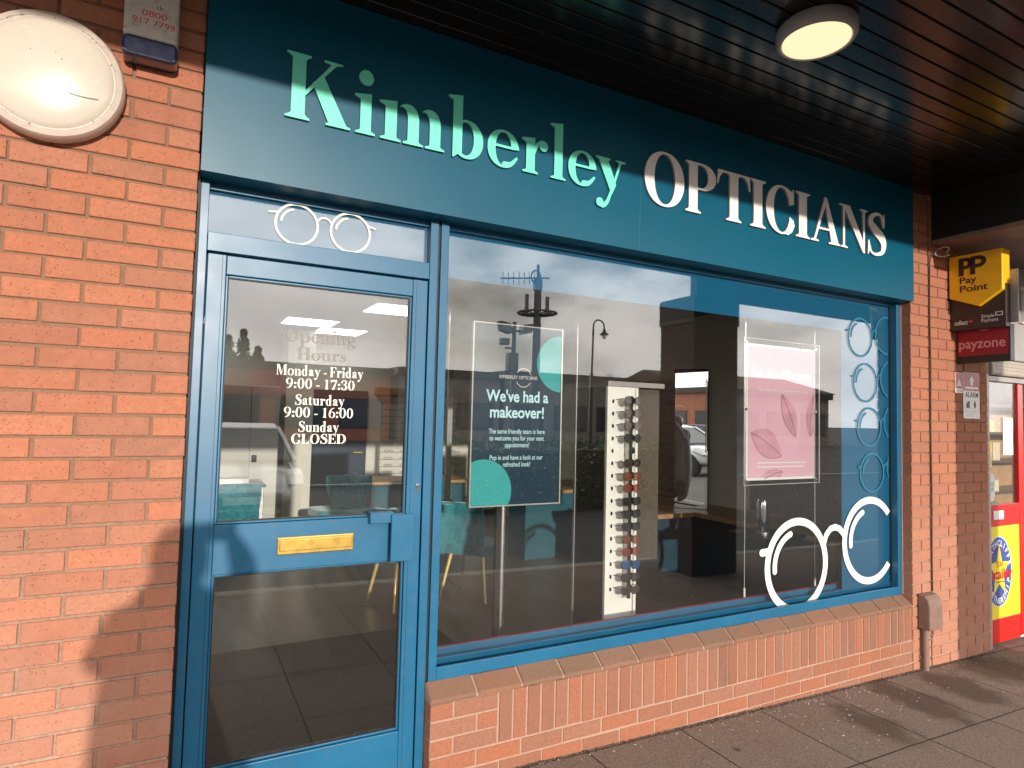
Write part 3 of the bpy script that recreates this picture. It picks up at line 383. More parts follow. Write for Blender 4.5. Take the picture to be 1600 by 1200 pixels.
# ---- serif glyph outlines (hand-drawn), 1000 units = cap height
GLYPH = '''I|430|18,1000 392,1000 396,1000 400,996 399,969 370,961 351,951 324,927 315,915 314,908 314,89 315,85 324,73 351,48 370,39 399,31 400,6 396,0 23,0 18,0 15,4 15,31 51,41 71,54 96,79 100,92 100,913 95,923 75,943 56,956 15,969 14,994;K|1090|1054,2 1046,0 652,1 650,6 651,31 685,40 691,44 691,49 504,430 451,533 443,527 315,370 315,87 322,75 346,51 368,39 394,31 394,2 387,0 12,1 10,8 10,27 12,32 35,36 61,48 82,64 95,77 100,87 100,908 99,915 95,923 68,947 42,961 11,969 11,998 18,1000 387,1000 394,998 394,969 368,961 346,949 322,925 315,913 314,465 315,458 318,457 420,582 424,589 423,601 451,624 469,642 711,942 708,945 654,961 604,967 600,973 600,994 602,999 898,999 900,994 900,973 896,967 849,962 827,956 787,942 614,735 610,727 610,723 986,54 996,46 1015,39 1052,32 1055,27;O|950|501,1024 546,1016 592,1004 635,986 670,966 718,931 760,889 782,861 806,825 828,787 847,744 864,696 876,646 885,589 888,542 890,530 890,470 888,458 888,435 881,377 871,330 854,275 829,215 806,175 782,139 761,112 720,71 685,44 658,27 612,4 577,-9 546,-16 504,-24 420,-24 385,-19 351,-11 304,6 265,25 232,46 193,77 164,106 134,144 108,185 88,223 65,277 53,315 41,370 34,418 31,446 31,554 36,601 45,654 60,708 77,754 96,794 115,827 142,866 170,900 194,924 232,954 268,977 315,999 351,1011 399,1021 420,1024/461,981 437,978 411,971 392,961 373,947 358,934 332,904 303,856 282,806 270,770 257,723 245,661 236,563 236,435 245,339 253,299 265,246 291,170 303,144 332,96 358,66 373,53 392,39 411,29 437,22 461,19 482,22 504,27 532,41 554,57 571,75 590,99 606,125 626,163 652,235 669,306 681,389 681,408 683,420 683,458 686,473 683,580 674,665 656,749 637,808 627,833 606,875 590,901 571,925 554,943 532,959 504,973 482,978;P|840|17,1 14,6 15,31 56,44 75,57 95,77 100,87 100,908 96,921 71,946 51,959 15,969 15,998 23,1000 456,1000 489,997 549,987 611,968 644,953 677,933 701,914 719,896 742,868 768,815 778,773 781,727 778,699 771,663 754,621 731,587 711,564 673,534 627,509 573,489 518,476 480,472 446,471 435,469 320,469 315,465 315,87 325,71 351,48 370,39 398,32 400,27 399,2 392,0/318,515 351,510 389,510 413,512 456,522 489,538 518,557 537,577 557,606 575,651 583,689 586,718 586,751 581,796 575,818 563,852 552,873 538,892 513,917 489,933 465,944 444,952 423,956 404,955 392,957 349,957 325,954 318,952 315,949 314,523 315,518;T|870|239,0 236,6 237,31 265,39 287,51 307,68 318,82 319,87 319,906 316,913 302,932 285,950 277,954 160,954 145,939 75,859 31,704 25,700 4,700 0,704 0,708 30,996 32,999 39,1000 824,999 826,994 855,711 854,704 851,700 830,700 824,704 779,861 712,937 694,954 580,955 568,947 555,935 536,906 536,87 538,80 550,65 568,51 585,41 618,31 618,2 611,0;C|890|798,999 800,992 800,668 798,661 768,660 764,663 760,673 756,675 685,626 680,627 666,706 652,765 627,835 606,875 590,901 571,925 556,940 527,961 504,973 482,978 461,981 437,978 411,971 392,961 359,935 332,904 302,854 282,806 270,770 257,723 245,661 236,565 236,435 238,423 238,401 248,325 265,246 282,194 303,144 332,96 358,66 373,53 392,39 411,29 437,22 465,19 504,27 529,39 554,57 570,74 590,99 606,125 627,165 637,192 661,270 674,335 679,380 682,384 782,323 797,313 800,308 800,249 821,235 824,227 824,213 772,101 745,61 725,41 711,29 649,-11 630,-19 608,-19 582,-7 546,-16 504,-24 418,-24 385,-19 351,-11 304,6 268,23 232,46 194,76 164,106 134,144 98,201 77,245 60,292 45,346 36,399 31,446 31,554 34,582 41,630 53,685 72,742 97,796 120,835 153,880 169,899 211,938 232,954 269,977 304,994 351,1011 385,1019 420,1024 501,1024 523,1021 577,1009 611,997 663,974 751,932 754,932 757,937 775,998 780,1000;A|1010|442,1031 525,1031 531,1027 913,62 918,56 930,54 949,44 973,36 998,32 1000,27 1000,6 996,0 593,1 590,8 591,27 593,32 625,36 646,41 668,49 671,54 616,285 612,289 606,290 263,289 256,275 171,61 175,55 208,41 257,32 259,27 258,2 251,0 8,0 4,0 0,4 0,27 2,32 32,36 61,44 105,65 109,70 442,977 445,989 436,1025 437,1029/480,838 477,836 472,825 298,385 282,342 285,336 594,336 599,336 602,339 490,806 482,835;N|970|33,1 31,8 31,27 33,32 73,38 96,46 120,58 124,65 124,958 123,964 118,967 23,967 19,973 20,998 27,1000 351,1000 361,997 801,260 804,261 805,270 805,935 803,939 796,944 770,956 742,964 712,968 710,973 710,996 713,1000 718,1000 957,999 960,992 959,973 957,968 918,962 894,954 870,942 867,935 865,-29 861,-31 806,-31 798,-27 192,891 189,889 188,880 188,63 192,57 213,46 249,36 279,32 281,27 280,4 277,0 273,0;S|720|38,-18 36,-13 36,6 38,18 38,46 40,58 48,208 52,261 52,289 55,315 58,319 87,319 92,313 170,82 189,65 225,48 270,41 315,43 380,58 435,79 468,98 492,117 501,132 506,144 512,165 514,189 512,230 502,268 480,306 451,343 418,373 301,448 258,481 198,535 150,580 107,630 91,654 75,687 67,708 62,732 60,761 65,804 72,832 84,861 96,882 114,908 130,924 146,940 173,959 223,985 258,999 296,1011 330,1019 365,1024 408,1024 430,1021 463,1014 497,1001 523,987 545,970 568,943 573,941 604,1016 611,1019 633,1018 635,1013 633,1004 633,961 631,949 631,908 629,896 629,854 626,835 640,799 635,787 624,777 624,746 621,735 621,692 617,682 589,681 584,685 499,935 494,939 473,947 442,955 394,955 356,944 304,920 265,894 243,875 234,863 225,844 219,813 226,787 243,768 280,744 370,690 425,653 511,602 565,562 605,523 635,480 655,442 671,401 681,363 686,327 686,268 680,232 664,175 649,142 637,120 609,80 586,56 570,44 523,17 485,3 449,-7 404,-16 342,-24 289,-24 249,-19 211,-9 180,5 149,26 127,51 99,59 94,56 65,-17 61,-19;H|990|957,1 585,0 577,2 576,27 578,32 615,44 633,56 656,79 659,85 660,465 658,472 651,474 323,474 318,473 315,470 315,87 325,71 351,48 370,39 399,31 400,6 398,1 23,0 15,2 15,31 51,41 71,54 96,79 100,92 100,913 95,923 75,943 56,956 15,969 14,994 17,999 392,1000 399,998 400,973 398,968 370,961 351,952 325,929 315,913 314,535 315,528 323,526 651,526 656,527 659,530 659,915 656,921 633,944 615,956 577,969 576,994 578,999 951,1000 958,998 958,969 930,961 908,949 886,930 877,918 876,911 876,87 877,82 886,70 908,51 930,39 958,31 959,6;M|1190|1163,998 1164,973 1162,968 1127,959 1111,949 1101,943 1080,921 1077,918 1076,911 1076,87 1077,82 1086,70 1108,51 1130,39 1158,31 1159,6 1157,1 785,0 780,0 777,4 776,27 778,32 815,44 833,56 856,79 859,85 858,864 856,864 853,858 825,773 573,8 570,2 565,0 525,0 520,2 517,6 206,785 201,795 199,795 198,63 204,56 230,44 258,36 288,32 290,27 290,4 287,0 282,0 49,0 42,2 41,27 43,32 82,38 106,46 132,59 136,65 136,956 135,963 130,966 35,967 31,973 31,994 33,999 351,1000 358,999 361,997 603,270 606,264 608,264 635,337 859,996 863,1000 868,1000 1156,1000;F|770|17,1 14,6 15,31 56,44 75,57 95,77 100,87 100,908 96,921 71,946 51,959 15,969 15,998 23,1000 698,999 702,985 724,761 728,732 729,713 725,710 704,710 699,715 649,861 561,954 358,955 351,952 338,942 324,927 315,913 315,521 323,519 415,519 487,534 492,542 519,637 525,640 544,640 548,639 550,635 550,363 548,356 525,355 519,358 492,454 485,461 425,474 320,474 315,470 315,87 325,71 351,48 370,39 398,32 400,27 399,2 392,0;L|780|18,1000 392,1000 399,998 399,969 370,961 351,952 324,927 315,915 314,911 315,87 324,73 338,58 351,48 358,45 551,46 649,148 703,315 708,319 730,319 733,315 733,296 702,15 698,1 23,0 15,2 15,31 51,41 71,54 96,79 100,92 100,913 95,923 75,943 56,956 15,969 14,994;E|800|17,999 692,1000 699,998 702,985 724,761 728,732 729,713 725,710 704,710 699,715 649,861 561,954 358,955 339,943 324,927 315,915 315,523 320,519 415,519 487,534 492,542 519,637 525,640 548,639 550,632 550,363 550,358 546,355 525,355 520,357 492,454 485,461 425,474 323,474 315,472 314,89 315,85 323,74 336,61 351,48 358,45 570,46 669,149 724,296 730,300 751,300 755,294 752,270 721,6 718,1 23,0 15,2 15,31 51,41 71,54 96,79 100,92 100,913 95,923 75,943 56,956 15,969 14,994;D|970|17,1 14,6 15,31 56,44 75,57 95,77 100,87 100,908 96,921 71,946 51,959 15,969 15,998 23,1000 437,1000 492,995 532,988 573,978 620,961 677,933 723,902 750,880 781,849 811,811 843,758 861,720 878,673 893,608 897,573 898,551 900,539 900,461 895,408 887,365 871,306 851,256 825,211 802,177 780,150 750,120 721,96 689,75 656,55 620,39 573,22 532,12 492,5 439,0/323,46 394,45 415,48 458,58 485,67 513,82 546,105 573,129 609,175 626,204 644,244 656,277 671,335 683,423 683,456 686,468 686,532 683,544 683,580 676,639 671,668 656,723 644,756 624,799 609,825 588,854 564,880 535,904 511,920 473,937 439,947 392,955 325,955 316,951 314,946 314,56 315,50;l|390|282,1059 285,1056 286,1051 286,68 289,61 315,43 335,36 357,32 359,27 359,4 356,0 351,0 27,0 24,6 24,27 26,32 58,39 73,45 96,61 100,68 100,939 96,947 4,984 0,989 0,1011 6,1016;i|390|282,659 285,656 286,651 286,65 289,61 298,54 318,42 335,36 357,32 359,27 359,4 356,0 351,0 27,0 24,6 24,27 26,32 58,39 73,45 96,61 100,68 100,539 98,544 87,551 2,585 0,589 1,613 6,616/309,918 309,882 304,861 296,842 285,824 262,801 251,794 232,784 206,776 168,776 151,779 130,788 104,805 88,820 74,842 63,873 60,889 60,908 63,927 72,954 88,980 104,995 127,1011 151,1021 165,1024 208,1023 232,1016 259,1001 283,977 294,961 304,939;n|750|282,659 285,656 286,651 286,65 289,61 298,54 318,42 335,36 357,32 359,27 359,4 356,0 351,0 27,0 24,6 24,27 26,32 58,39 73,45 96,61 100,68 100,539 98,544 87,551 2,585 0,589 1,613 6,616/729,1 404,0 399,0 396,4 395,27 398,32 420,36 437,42 464,58 469,65 469,423 464,463 456,496 445,530 435,549 421,568 404,582 392,587 380,590 365,590 354,587 332,578 334,585 343,596 368,621 387,634 415,647 449,655 489,655 518,649 554,634 575,619 597,596 620,563 635,530 644,499 655,435 655,68 663,57 682,45 696,39 729,32 731,25 731,6;m|1120|282,659 285,656 286,651 286,65 289,61 298,54 318,42 335,36 357,32 359,27 359,4 356,0 351,0 27,0 24,6 24,27 26,32 58,39 73,45 96,61 100,68 100,539 98,544 87,551 2,585 0,589 1,613 6,616/729,1 404,0 399,0 396,4 395,27 398,32 420,36 437,42 464,58 469,65 469,423 464,463 456,496 445,530 435,549 421,568 404,582 392,587 380,590 365,590 354,587 332,578 334,585 343,596 368,621 387,634 415,647 449,655 489,655 518,649 554,634 575,619 597,596 620,563 635,530 644,499 655,435 655,68 663,57 682,45 696,39 729,32 731,25 731,6/1098,1 773,0 768,0 765,4 764,27 767,32 804,41 830,56 840,68 840,399 835,454 828,492 815,530 795,563 773,583 749,590 735,590 723,587 701,577 714,599 730,614 761,636 792,649 818,655 858,655 887,649 918,637 954,612 973,590 991,561 1004,532 1018,482 1026,413 1026,65 1032,58 1058,42 1075,36 1098,32 1100,25 1100,6;r|590|26,1 24,8 24,27 26,32 58,39 73,45 96,61 100,68 100,539 98,544 87,551 2,585 0,589 1,613 6,616 282,659 286,654 286,537 287,531 289,530 307,558 332,583 361,602 418,633 427,635 444,633 465,638 485,638 513,630 535,617 547,604 559,587 569,554 569,525 566,511 556,489 542,470 525,457 494,444 461,443 449,446 423,458 408,470 391,494 380,525 377,527 375,526 357,508 342,485 294,372 286,358 286,65 289,61 298,54 318,42 335,36 357,32 359,27 358,2 351,0;h|750|282,1059 285,1056 286,1051 286,68 289,61 315,43 335,36 357,32 359,27 359,4 356,0 351,0 27,0 24,6 24,27 26,32 58,39 73,45 96,61 100,68 100,939 96,947 4,984 0,989 0,1011 6,1016/729,1 404,0 399,0 396,4 395,27 398,32 420,36 437,42 464,58 469,65 469,423 464,463 456,496 445,530 435,549 421,568 404,582 392,587 380,590 365,590 354,587 332,578 334,585 343,596 368,621 387,634 415,647 449,655 489,655 518,649 554,634 575,619 597,596 620,563 635,530 644,499 655,435 655,68 663,57 682,45 696,39 729,32 731,25 731,6;b|760|4,1016 277,1059 283,1058 286,1051 287,638 292,637 325,645 363,650 415,650 465,643 515,628 546,614 575,597 608,571 643,535 674,487 685,465 699,427 709,387 714,354 714,277 709,244 702,211 687,170 673,140 638,89 605,56 592,45 546,16 518,3 482,-9 446,-16 425,-19 354,-19 320,-14 275,-2 254,7 211,30 206,31 189,20 125,-30 106,-31 100,-27 100,939 96,947 4,984 1,987 0,994 0,1011/342,36 377,36 400,42 430,58 461,89 478,113 499,158 516,220 524,273 524,368 521,392 509,451 491,501 468,542 458,555 435,578 404,597 373,605 344,605 323,599 292,583 287,577 286,573 286,65 292,57 304,49 315,44;o|740|136,70 98,115 73,158 53,213 45,246 41,282 41,349 45,385 53,418 67,458 83,489 101,518 120,543 150,573 165,585 182,597 215,616 249,630 280,640 344,650 396,650 420,647 485,633 506,624 546,604 593,570 619,544 637,521 659,487 667,470 687,415 695,382 700,342 700,289 697,263 685,206 673,173 658,142 635,106 623,91 587,55 539,22 506,6 480,-4 451,-12 406,-19 332,-19 299,-14 261,-4 234,6 196,25 158,51/377,21 396,25 411,29 439,45 455,58 471,77 492,111 506,142 518,177 528,223 536,294 536,335 531,392 526,420 516,461 503,496 480,539 464,561 444,581 430,591 408,602 389,607 354,607 320,597 301,585 286,573 263,544 240,504 222,454 210,394 205,344 205,285 210,235 220,185 236,135 260,89 281,63 292,53 311,39 344,25 361,22;e|720|396,650 446,643 485,633 504,625 546,604 568,589 596,567 619,544 637,521 659,487 667,470 687,415 695,382 698,349 696,346 692,345 625,345 621,344 618,338 613,336 213,336 206,333 205,285 210,235 220,185 236,135 260,89 277,67 292,53 311,39 339,26 344,26 346,27 345,49 354,70 363,81 371,87 394,95 413,95 425,98 480,98 506,103 525,113 551,131 618,193 641,211 658,211 666,206 671,199 671,185 668,177 611,98 589,71 562,44 546,32 540,23 494,1 463,-9 427,-16 406,-19 332,-19 299,-14 268,-6 235,6 201,22 177,36 156,53 135,71 114,94 94,123 77,151 58,196 48,235 41,280 41,349 45,385 53,418 70,463 84,492 101,518 119,542 151,574 182,597 208,612 263,635 320,647 344,650/530,381 531,392 526,420 516,461 504,494 485,532 467,558 442,582 432,590 411,601 387,607 351,607 320,597 299,583 272,556 251,525 234,489 222,454 215,423 210,392 210,382 215,379 523,379;c|700|625,564 635,551 644,532 651,501 662,480 661,475 644,465 626,437 604,420 587,413 573,410 542,413 530,409 527,411 525,420 513,429 499,443 486,465 481,487 481,515 485,530 483,535 467,558 444,581 432,590 413,599 389,607 351,607 320,597 299,583 272,556 258,537 240,504 227,470 215,423 207,375 205,342 205,285 210,235 217,194 232,146 261,89 276,68 288,56 311,39 330,29 349,24 351,27 350,46 354,61 364,75 377,85 394,90 418,91 430,93 477,93 482,95 502,130 518,177 528,223 533,258 533,280 537,284 675,230 688,223 678,185 659,144 635,106 620,88 588,56 573,44 544,25 511,8 463,-9 406,-19 332,-19 299,-14 261,-4 234,6 196,25 158,51 135,71 98,115 73,158 53,213 45,246 41,282 41,349 45,385 53,418 67,458 83,489 101,518 123,545 150,573 165,585 182,597 218,617 249,630 280,640 344,650 396,650 420,647 485,633 506,624 542,607 565,591 587,587 599,583 609,577;p|760|27,-380 24,-375 24,-351 26,-346 46,-344 73,-335 94,-321 99,-315 100,-311 100,539 98,544 87,551 2,585 0,589 1,613 6,616 280,659 285,656 286,639 289,636 325,645 363,650 418,650 454,645 487,637 515,628 548,613 575,597 608,571 643,535 666,501 683,470 694,442 704,411 714,351 714,277 709,244 702,211 687,170 673,140 638,89 604,55 573,32 545,15 518,3 473,-11 425,-19 354,-19 320,-14 294,-7 287,-8 286,-313 296,-325 320,-339 342,-345 357,-346 360,-354 359,-375 357,-380/339,26 380,26 406,34 430,48 444,60 462,80 479,106 499,149 514,199 524,263 524,358 519,396 509,442 489,496 465,535 456,548 437,567 425,575 401,587 370,595 349,595 318,587 291,573 287,568 286,563 286,56 287,51 299,42 320,32;d|750|601,1059 604,1056 605,1051 605,39 607,35 611,33 677,33 681,27 680,4 677,0 673,0 465,0 418,-14 385,-19 313,-19 285,-14 246,-4 199,17 173,34 148,54 122,80 103,104 89,125 67,168 51,218 41,282 41,349 43,373 48,401 60,444 86,501 114,542 142,571 170,594 196,611 237,630 265,640 304,647 325,650 373,650 415,644 418,646 419,942 415,947 323,984 319,992 321,1013 327,1016 356,1021/413,34 418,37 419,44 419,589 417,594 411,597 396,600 375,600 344,592 313,574 289,549 270,520 258,497 241,449 229,387 226,363 226,265 236,204 251,151 271,108 288,82 302,65 320,51 332,43 354,34 370,31 401,31;u|780|730,2 723,0 465,1 427,-9 396,-14 327,-14 306,-12 273,-4 239,8 208,25 177,48 162,63 144,86 127,115 113,151 100,204 100,542 96,546 85,551 2,585 0,589 1,613 6,616 277,659 285,657 286,208 281,194 284,180 297,137 310,111 325,90 342,74 361,63 389,55 408,55 425,58 446,66 459,75 469,87 469,539 465,547 373,584 369,589 369,611 373,615 377,616 632,657 652,658 655,651 655,39 657,35 661,33 727,33 731,27;a|630|614,56 578,27 554,11 527,3 511,2 496,6 473,15 415,51 403,63 394,78 389,81 382,78 345,39 327,27 299,15 270,10 220,10 192,15 168,22 130,44 107,65 91,89 84,104 77,125 71,154 71,177 75,196 82,220 94,244 104,257 127,281 180,315 258,352 329,373 331,377 331,437 335,440 358,441 364,444 367,513 369,525 366,549 361,558 344,573 331,580 311,585 301,585 289,583 265,571 243,554 222,532 218,525 235,494 240,470 240,458 235,437 230,425 221,411 201,394 182,384 168,381 137,382 108,394 80,419 70,435 64,458 70,485 82,508 115,565 137,590 168,611 201,625 246,638 294,645 351,645 394,637 408,633 432,621 442,614 459,596 471,580 480,561 514,463 515,111 532,80 539,74 599,90 611,86 616,82 619,75 618,63/327,314 312,308 289,297 272,282 249,246 236,218 229,189 229,177 234,158 246,136 273,110 289,98 301,93 318,96 329,104 331,108 331,306 330,311;s|550|38,-18 36,-13 36,4 38,15 38,42 40,54 41,80 45,130 45,156 43,170 47,185 50,215 54,219 70,219 77,215 117,104 131,80 142,69 154,61 170,53 196,45 213,43 263,43 311,53 342,67 359,82 375,106 385,125 395,158 395,170 392,182 380,206 370,219 349,240 323,256 261,289 220,315 158,364 132,391 120,406 109,423 96,451 88,489 88,508 94,535 108,565 130,590 156,609 189,625 237,642 275,650 327,650 344,647 385,635 404,625 427,607 433,613 449,656 456,659 472,658 474,654 474,613 471,601 469,515 478,489 475,482 468,473 466,454 464,444 461,441 444,441 439,446 430,511 409,556 392,578 363,592 335,597 320,598 299,594 280,588 261,578 230,555 208,532 203,523 202,513 208,500 227,486 320,435 413,387 449,362 475,332 491,308 506,275 516,242 519,223 519,185 514,156 507,137 487,101 468,76 432,41 411,25 380,8 344,-4 296,-12 235,-12 189,-4 161,6 137,17 120,29 96,54 92,56 77,50 74,46 61,-16 56,-19;t|490|299,859 302,858 305,854 306,643 313,640 444,640 448,639 450,635 450,606 446,600 311,600 306,598 305,594 305,108 304,102 297,96 299,87 306,80 323,75 339,71 363,72 387,84 425,117 442,128 451,130 461,127 466,123 469,113 469,104 466,99 413,31 399,20 380,9 363,3 344,0 311,0 280,5 261,5 189,20 161,33 145,49 138,61 129,82 128,96 120,102 119,106 119,596 113,600 25,600 20,602 19,606 19,635 21,639 115,641 119,644 119,656 123,662 218,729 228,746 278,856 282,859;y|720|94,-324 74,-313 57,-296 46,-277 41,-258 41,-235 44,-220 51,-204 63,-186 77,-175 104,-163 130,-160 154,-165 173,-175 185,-185 203,-211 211,-239 216,-239 245,-211 264,-187 282,-158 318,-80 359,23 89,581 86,585 49,602 18,607 14,613 15,638 23,640 352,639 355,632 353,608 346,605 335,605 315,599 312,596 312,592 444,282 451,268 454,269 456,273 494,377 565,587 561,592 542,599 518,605 499,605 494,607 491,613 492,638 499,640 712,639 714,635 714,613 711,607 706,605 687,605 663,599 630,587 620,585 617,582 542,363 483,199 484,187 498,154 498,146 404,-51 401,-55 394,-52 392,-54 352,-177 321,-239 295,-275 267,-306 235,-330 215,-340 194,-345 185,-345 163,-340 142,-329 123,-331;g|670|123,-304 99,-292 84,-282 60,-258 45,-230 39,-213 33,-175 36,-151 41,-130 48,-113 69,-85 101,-55 181,8 177,12 132,32 108,50 89,77 79,111 79,135 81,149 86,168 96,189 104,200 127,224 156,246 159,251 137,269 113,293 103,306 82,344 69,385 64,420 67,463 72,489 79,511 94,539 110,563 127,581 142,595 168,614 201,630 230,640 265,647 287,650 332,650 380,643 413,633 463,608 496,625 530,636 544,635 558,633 592,620 615,619 635,611 644,604 655,587 659,575 659,556 654,539 647,530 637,520 623,513 611,510 599,510 585,514 568,524 553,546 550,558 550,577 546,581 532,585 518,580 505,573 506,568 521,549 530,532 540,513 547,492 555,454 555,408 547,368 535,337 513,301 490,275 451,246 423,232 389,220 365,215 327,210 294,210 254,215 211,225 175,195 157,177 152,170 150,163 152,142 160,132 168,127 189,122 213,119 242,119 254,117 306,114 339,109 373,102 449,78 487,62 530,40 558,19 575,2 596,-30 606,-58 612,-82 612,-125 609,-139 602,-168 587,-199 569,-225 542,-252 501,-283 449,-311 415,-323 385,-331 323,-338 280,-338 268,-336 249,-335 189,-325/493,-161 487,-135 478,-115 461,-98 444,-86 399,-62 335,-34 296,-20 254,-10 246,-11 227,-22 193,-44 177,-57 141,-96 120,-125 110,-144 107,-158 107,-185 113,-206 124,-225 141,-239 161,-252 206,-273 239,-283 275,-288 311,-288 349,-283 370,-278 396,-268 425,-252 443,-237 473,-204 489,-177/301,250 320,250 339,256 361,268 376,282 390,301 402,325 414,363 419,396 419,465 409,515 401,537 380,573 363,590 343,604 320,609 296,609 285,606 265,597 244,578 225,549 217,532 205,489 200,454 200,406 203,385 210,349 220,323 232,299 251,275 275,258;0|680|368,1019 396,1014 426,1004 449,992 482,969 520,931 537,909 561,870 578,837 592,804 606,761 618,715 628,665 638,582 638,551 640,539 640,461 638,449 638,418 635,389 628,335 611,256 592,196 579,165 561,130 537,92 520,69 482,31 449,8 430,-2 396,-14 370,-19 313,-19 275,-11 254,-3 227,10 189,38 167,61 146,87 127,115 102,163 89,194 67,261 50,344 41,439 41,561 50,656 57,696 72,756 89,806 102,837 127,885 146,913 167,939 189,962 227,990 251,1002 275,1011 311,1019/351,26 365,32 381,42 396,60 409,80 423,111 435,146 450,204 464,289 471,363 471,392 474,406 474,596 471,608 469,668 455,773 442,830 423,889 402,932 380,959 356,973 330,974 315,970 304,962 288,946 277,930 259,894 251,873 232,804 222,751 210,649 209,627 207,615 207,573 205,561 205,439 207,427 207,385 209,373 210,349 222,249 232,196 251,127 259,106 275,74 290,51 304,38 318,29 327,26;1|600|382,1008 385,1006 386,1001 386,87 388,80 400,65 418,51 435,41 467,32 469,27 469,4 465,0 461,0 118,0 114,6 115,31 156,44 175,57 195,77 200,87 200,894 199,897 194,898 75,862 70,863 69,865 69,892 75,897 196,942 200,946 200,965 204,969 273,969;7|660|185,-9 182,-6 184,1 518,837 515,840 511,840 144,840 138,835 86,685 80,681 54,681 50,687 50,713 52,725 52,789 55,801 55,865 57,877 57,942 59,954 60,996 63,1000 68,1000 637,1000 640,996 640,992 640,954 637,939 371,-6 368,-9 363,-10;3|660|182,-4 158,4 124,23 100,46 89,63 77,84 41,170 36,187 36,215 43,235 53,249 63,259 85,271 96,274 125,274 144,267 156,259 175,237 183,220 185,206 183,104 187,87 191,80 210,61 225,52 242,46 258,43 280,45 296,51 323,64 347,80 364,94 390,125 402,149 416,189 428,242 435,294 436,323 431,365 416,420 404,444 389,461 351,480 287,501 261,511 248,523 245,530 245,537 247,544 253,554 354,620 375,638 387,655 399,685 412,746 419,832 416,865 408,890 386,915 370,928 354,939 325,952 311,955 287,955 258,947 230,933 211,919 196,904 188,877 188,818 183,770 173,748 151,727 130,717 113,714 92,717 73,725 53,742 40,763 36,777 36,804 42,823 57,849 74,889 96,927 106,940 127,962 156,980 206,999 249,1009 282,1014 349,1014 399,1007 430,999 470,984 489,973 513,955 531,937 552,908 566,882 575,858 585,811 585,775 578,737 571,715 558,687 542,661 521,632 486,594 446,565 413,549 412,546 413,544 442,535 463,524 509,494 552,456 585,415 606,377 621,332 626,294 621,246 606,196 596,170 575,132 552,96 528,68 505,44 489,32 463,15 442,6 401,-6 342,-14 237,-14;5|660|577,1000 580,996 581,992 581,858 580,854 577,850 177,850 173,850 170,846 159,687 157,675 157,651 152,606 154,595 156,594 163,598 199,625 229,642 251,649 301,659 323,662 370,662 415,652 442,640 465,624 502,587 530,549 546,523 566,482 585,432 595,392 600,356 600,318 595,280 587,246 578,215 561,175 540,132 508,84 482,52 459,32 444,22 411,6 370,-6 339,-12 311,-14 239,-14 196,-7 163,3 137,15 113,31 101,43 82,73 44,155 41,168 41,192 44,204 53,223 73,242 92,252 104,255 125,255 137,252 161,239 171,230 182,213 190,187 190,158 186,120 186,94 187,87 191,80 206,65 223,54 242,46 254,43 265,43 287,48 315,65 335,81 354,106 371,139 383,182 395,249 400,299 400,358 390,435 378,489 361,532 351,545 337,556 318,566 296,573 251,581 232,575 215,567 173,539 149,527 130,527 123,532 118,539 115,549 114,568 117,580 117,637 119,649 119,708 121,720 121,777 124,789 124,846 126,858 129,987 131,996 135,1000 139,1000;6|680|382,-19 318,-19 299,-16 256,-6 220,8 194,22 157,49 126,80 96,123 77,161 65,194 55,237 50,277 50,339 52,351 52,385 55,396 55,458 62,535 72,582 84,620 101,663 127,720 167,792 191,827 217,861 250,896 293,932 337,961 399,995 437,1011 463,1019 482,1021 506,1021 542,1017 565,1016 574,1011 578,1001 575,992 570,986 546,979 494,974 473,966 444,945 421,925 372,870 346,837 310,780 272,701 241,618 241,613 244,612 270,621 296,626 342,631 389,628 437,618 465,609 499,592 525,575 540,563 576,527 592,506 605,485 623,449 635,415 643,385 650,332 650,277 645,237 635,194 628,173 604,123 571,77 542,48 506,22 480,8 451,-4 425,-12/344,21 358,22 373,25 389,30 404,39 424,56 449,92 471,139 478,163 490,223 495,275 495,337 490,387 485,415 475,456 463,490 442,530 417,561 396,575 385,582 358,588 342,588 327,585 304,575 280,557 258,530 238,492 225,456 215,415 210,387 205,337 205,275 210,223 222,163 239,115 255,85 282,50 311,30;9|680|299,1019 363,1019 382,1016 425,1006 461,992 487,978 524,951 555,920 585,877 604,839 616,806 626,763 631,723 631,661 629,649 629,615 626,604 626,542 619,465 609,418 597,380 580,337 554,280 514,208 490,173 464,139 431,104 388,68 344,39 282,5 244,-11 218,-19 199,-21 175,-21 139,-17 115,-16 107,-11 103,-1 106,8 111,14 135,21 187,26 208,34 237,55 259,75 309,130 335,163 371,220 409,299 440,382 440,387 437,388 411,379 385,374 339,369 292,372 244,382 215,391 182,408 156,425 141,437 105,473 89,494 76,515 58,551 46,585 38,615 31,668 31,723 36,763 46,806 53,827 77,877 110,923 139,952 175,978 201,992 230,1004 256,1012/337,979 323,978 308,975 292,970 277,961 257,944 232,908 210,861 203,837 191,777 186,725 186,663 191,613 195,585 206,544 218,510 239,470 264,439 285,425 296,418 323,412 339,412 354,415 377,425 401,443 423,470 443,508 456,544 466,585 471,613 476,663 476,725 471,777 459,837 442,885 425,915 399,950 370,970;:|320|269,92 259,61 243,37 230,25 211,12 187,3 170,0 146,0 125,6 108,13 94,22 72,44 61,61 56,75 50,96 50,123 56,144 64,163 76,182 89,194 111,209 130,216 144,219 177,219 204,211 213,206 230,195 246,178 259,158 266,139 269,125/239,607 254,587 266,561 269,546 269,515 264,492 254,473 247,463 229,444 199,427 180,422 156,419 127,425 111,432 91,444 77,457 67,470 56,496 50,518 50,539 56,565 66,587 74,599 91,615 104,624 127,635 151,640 165,640 194,635 207,630 223,621;-|410|50,263 50,354 54,359 351,360 356,359 359,356 359,265 356,260 58,260 54,260; |300|'''
GL = {}
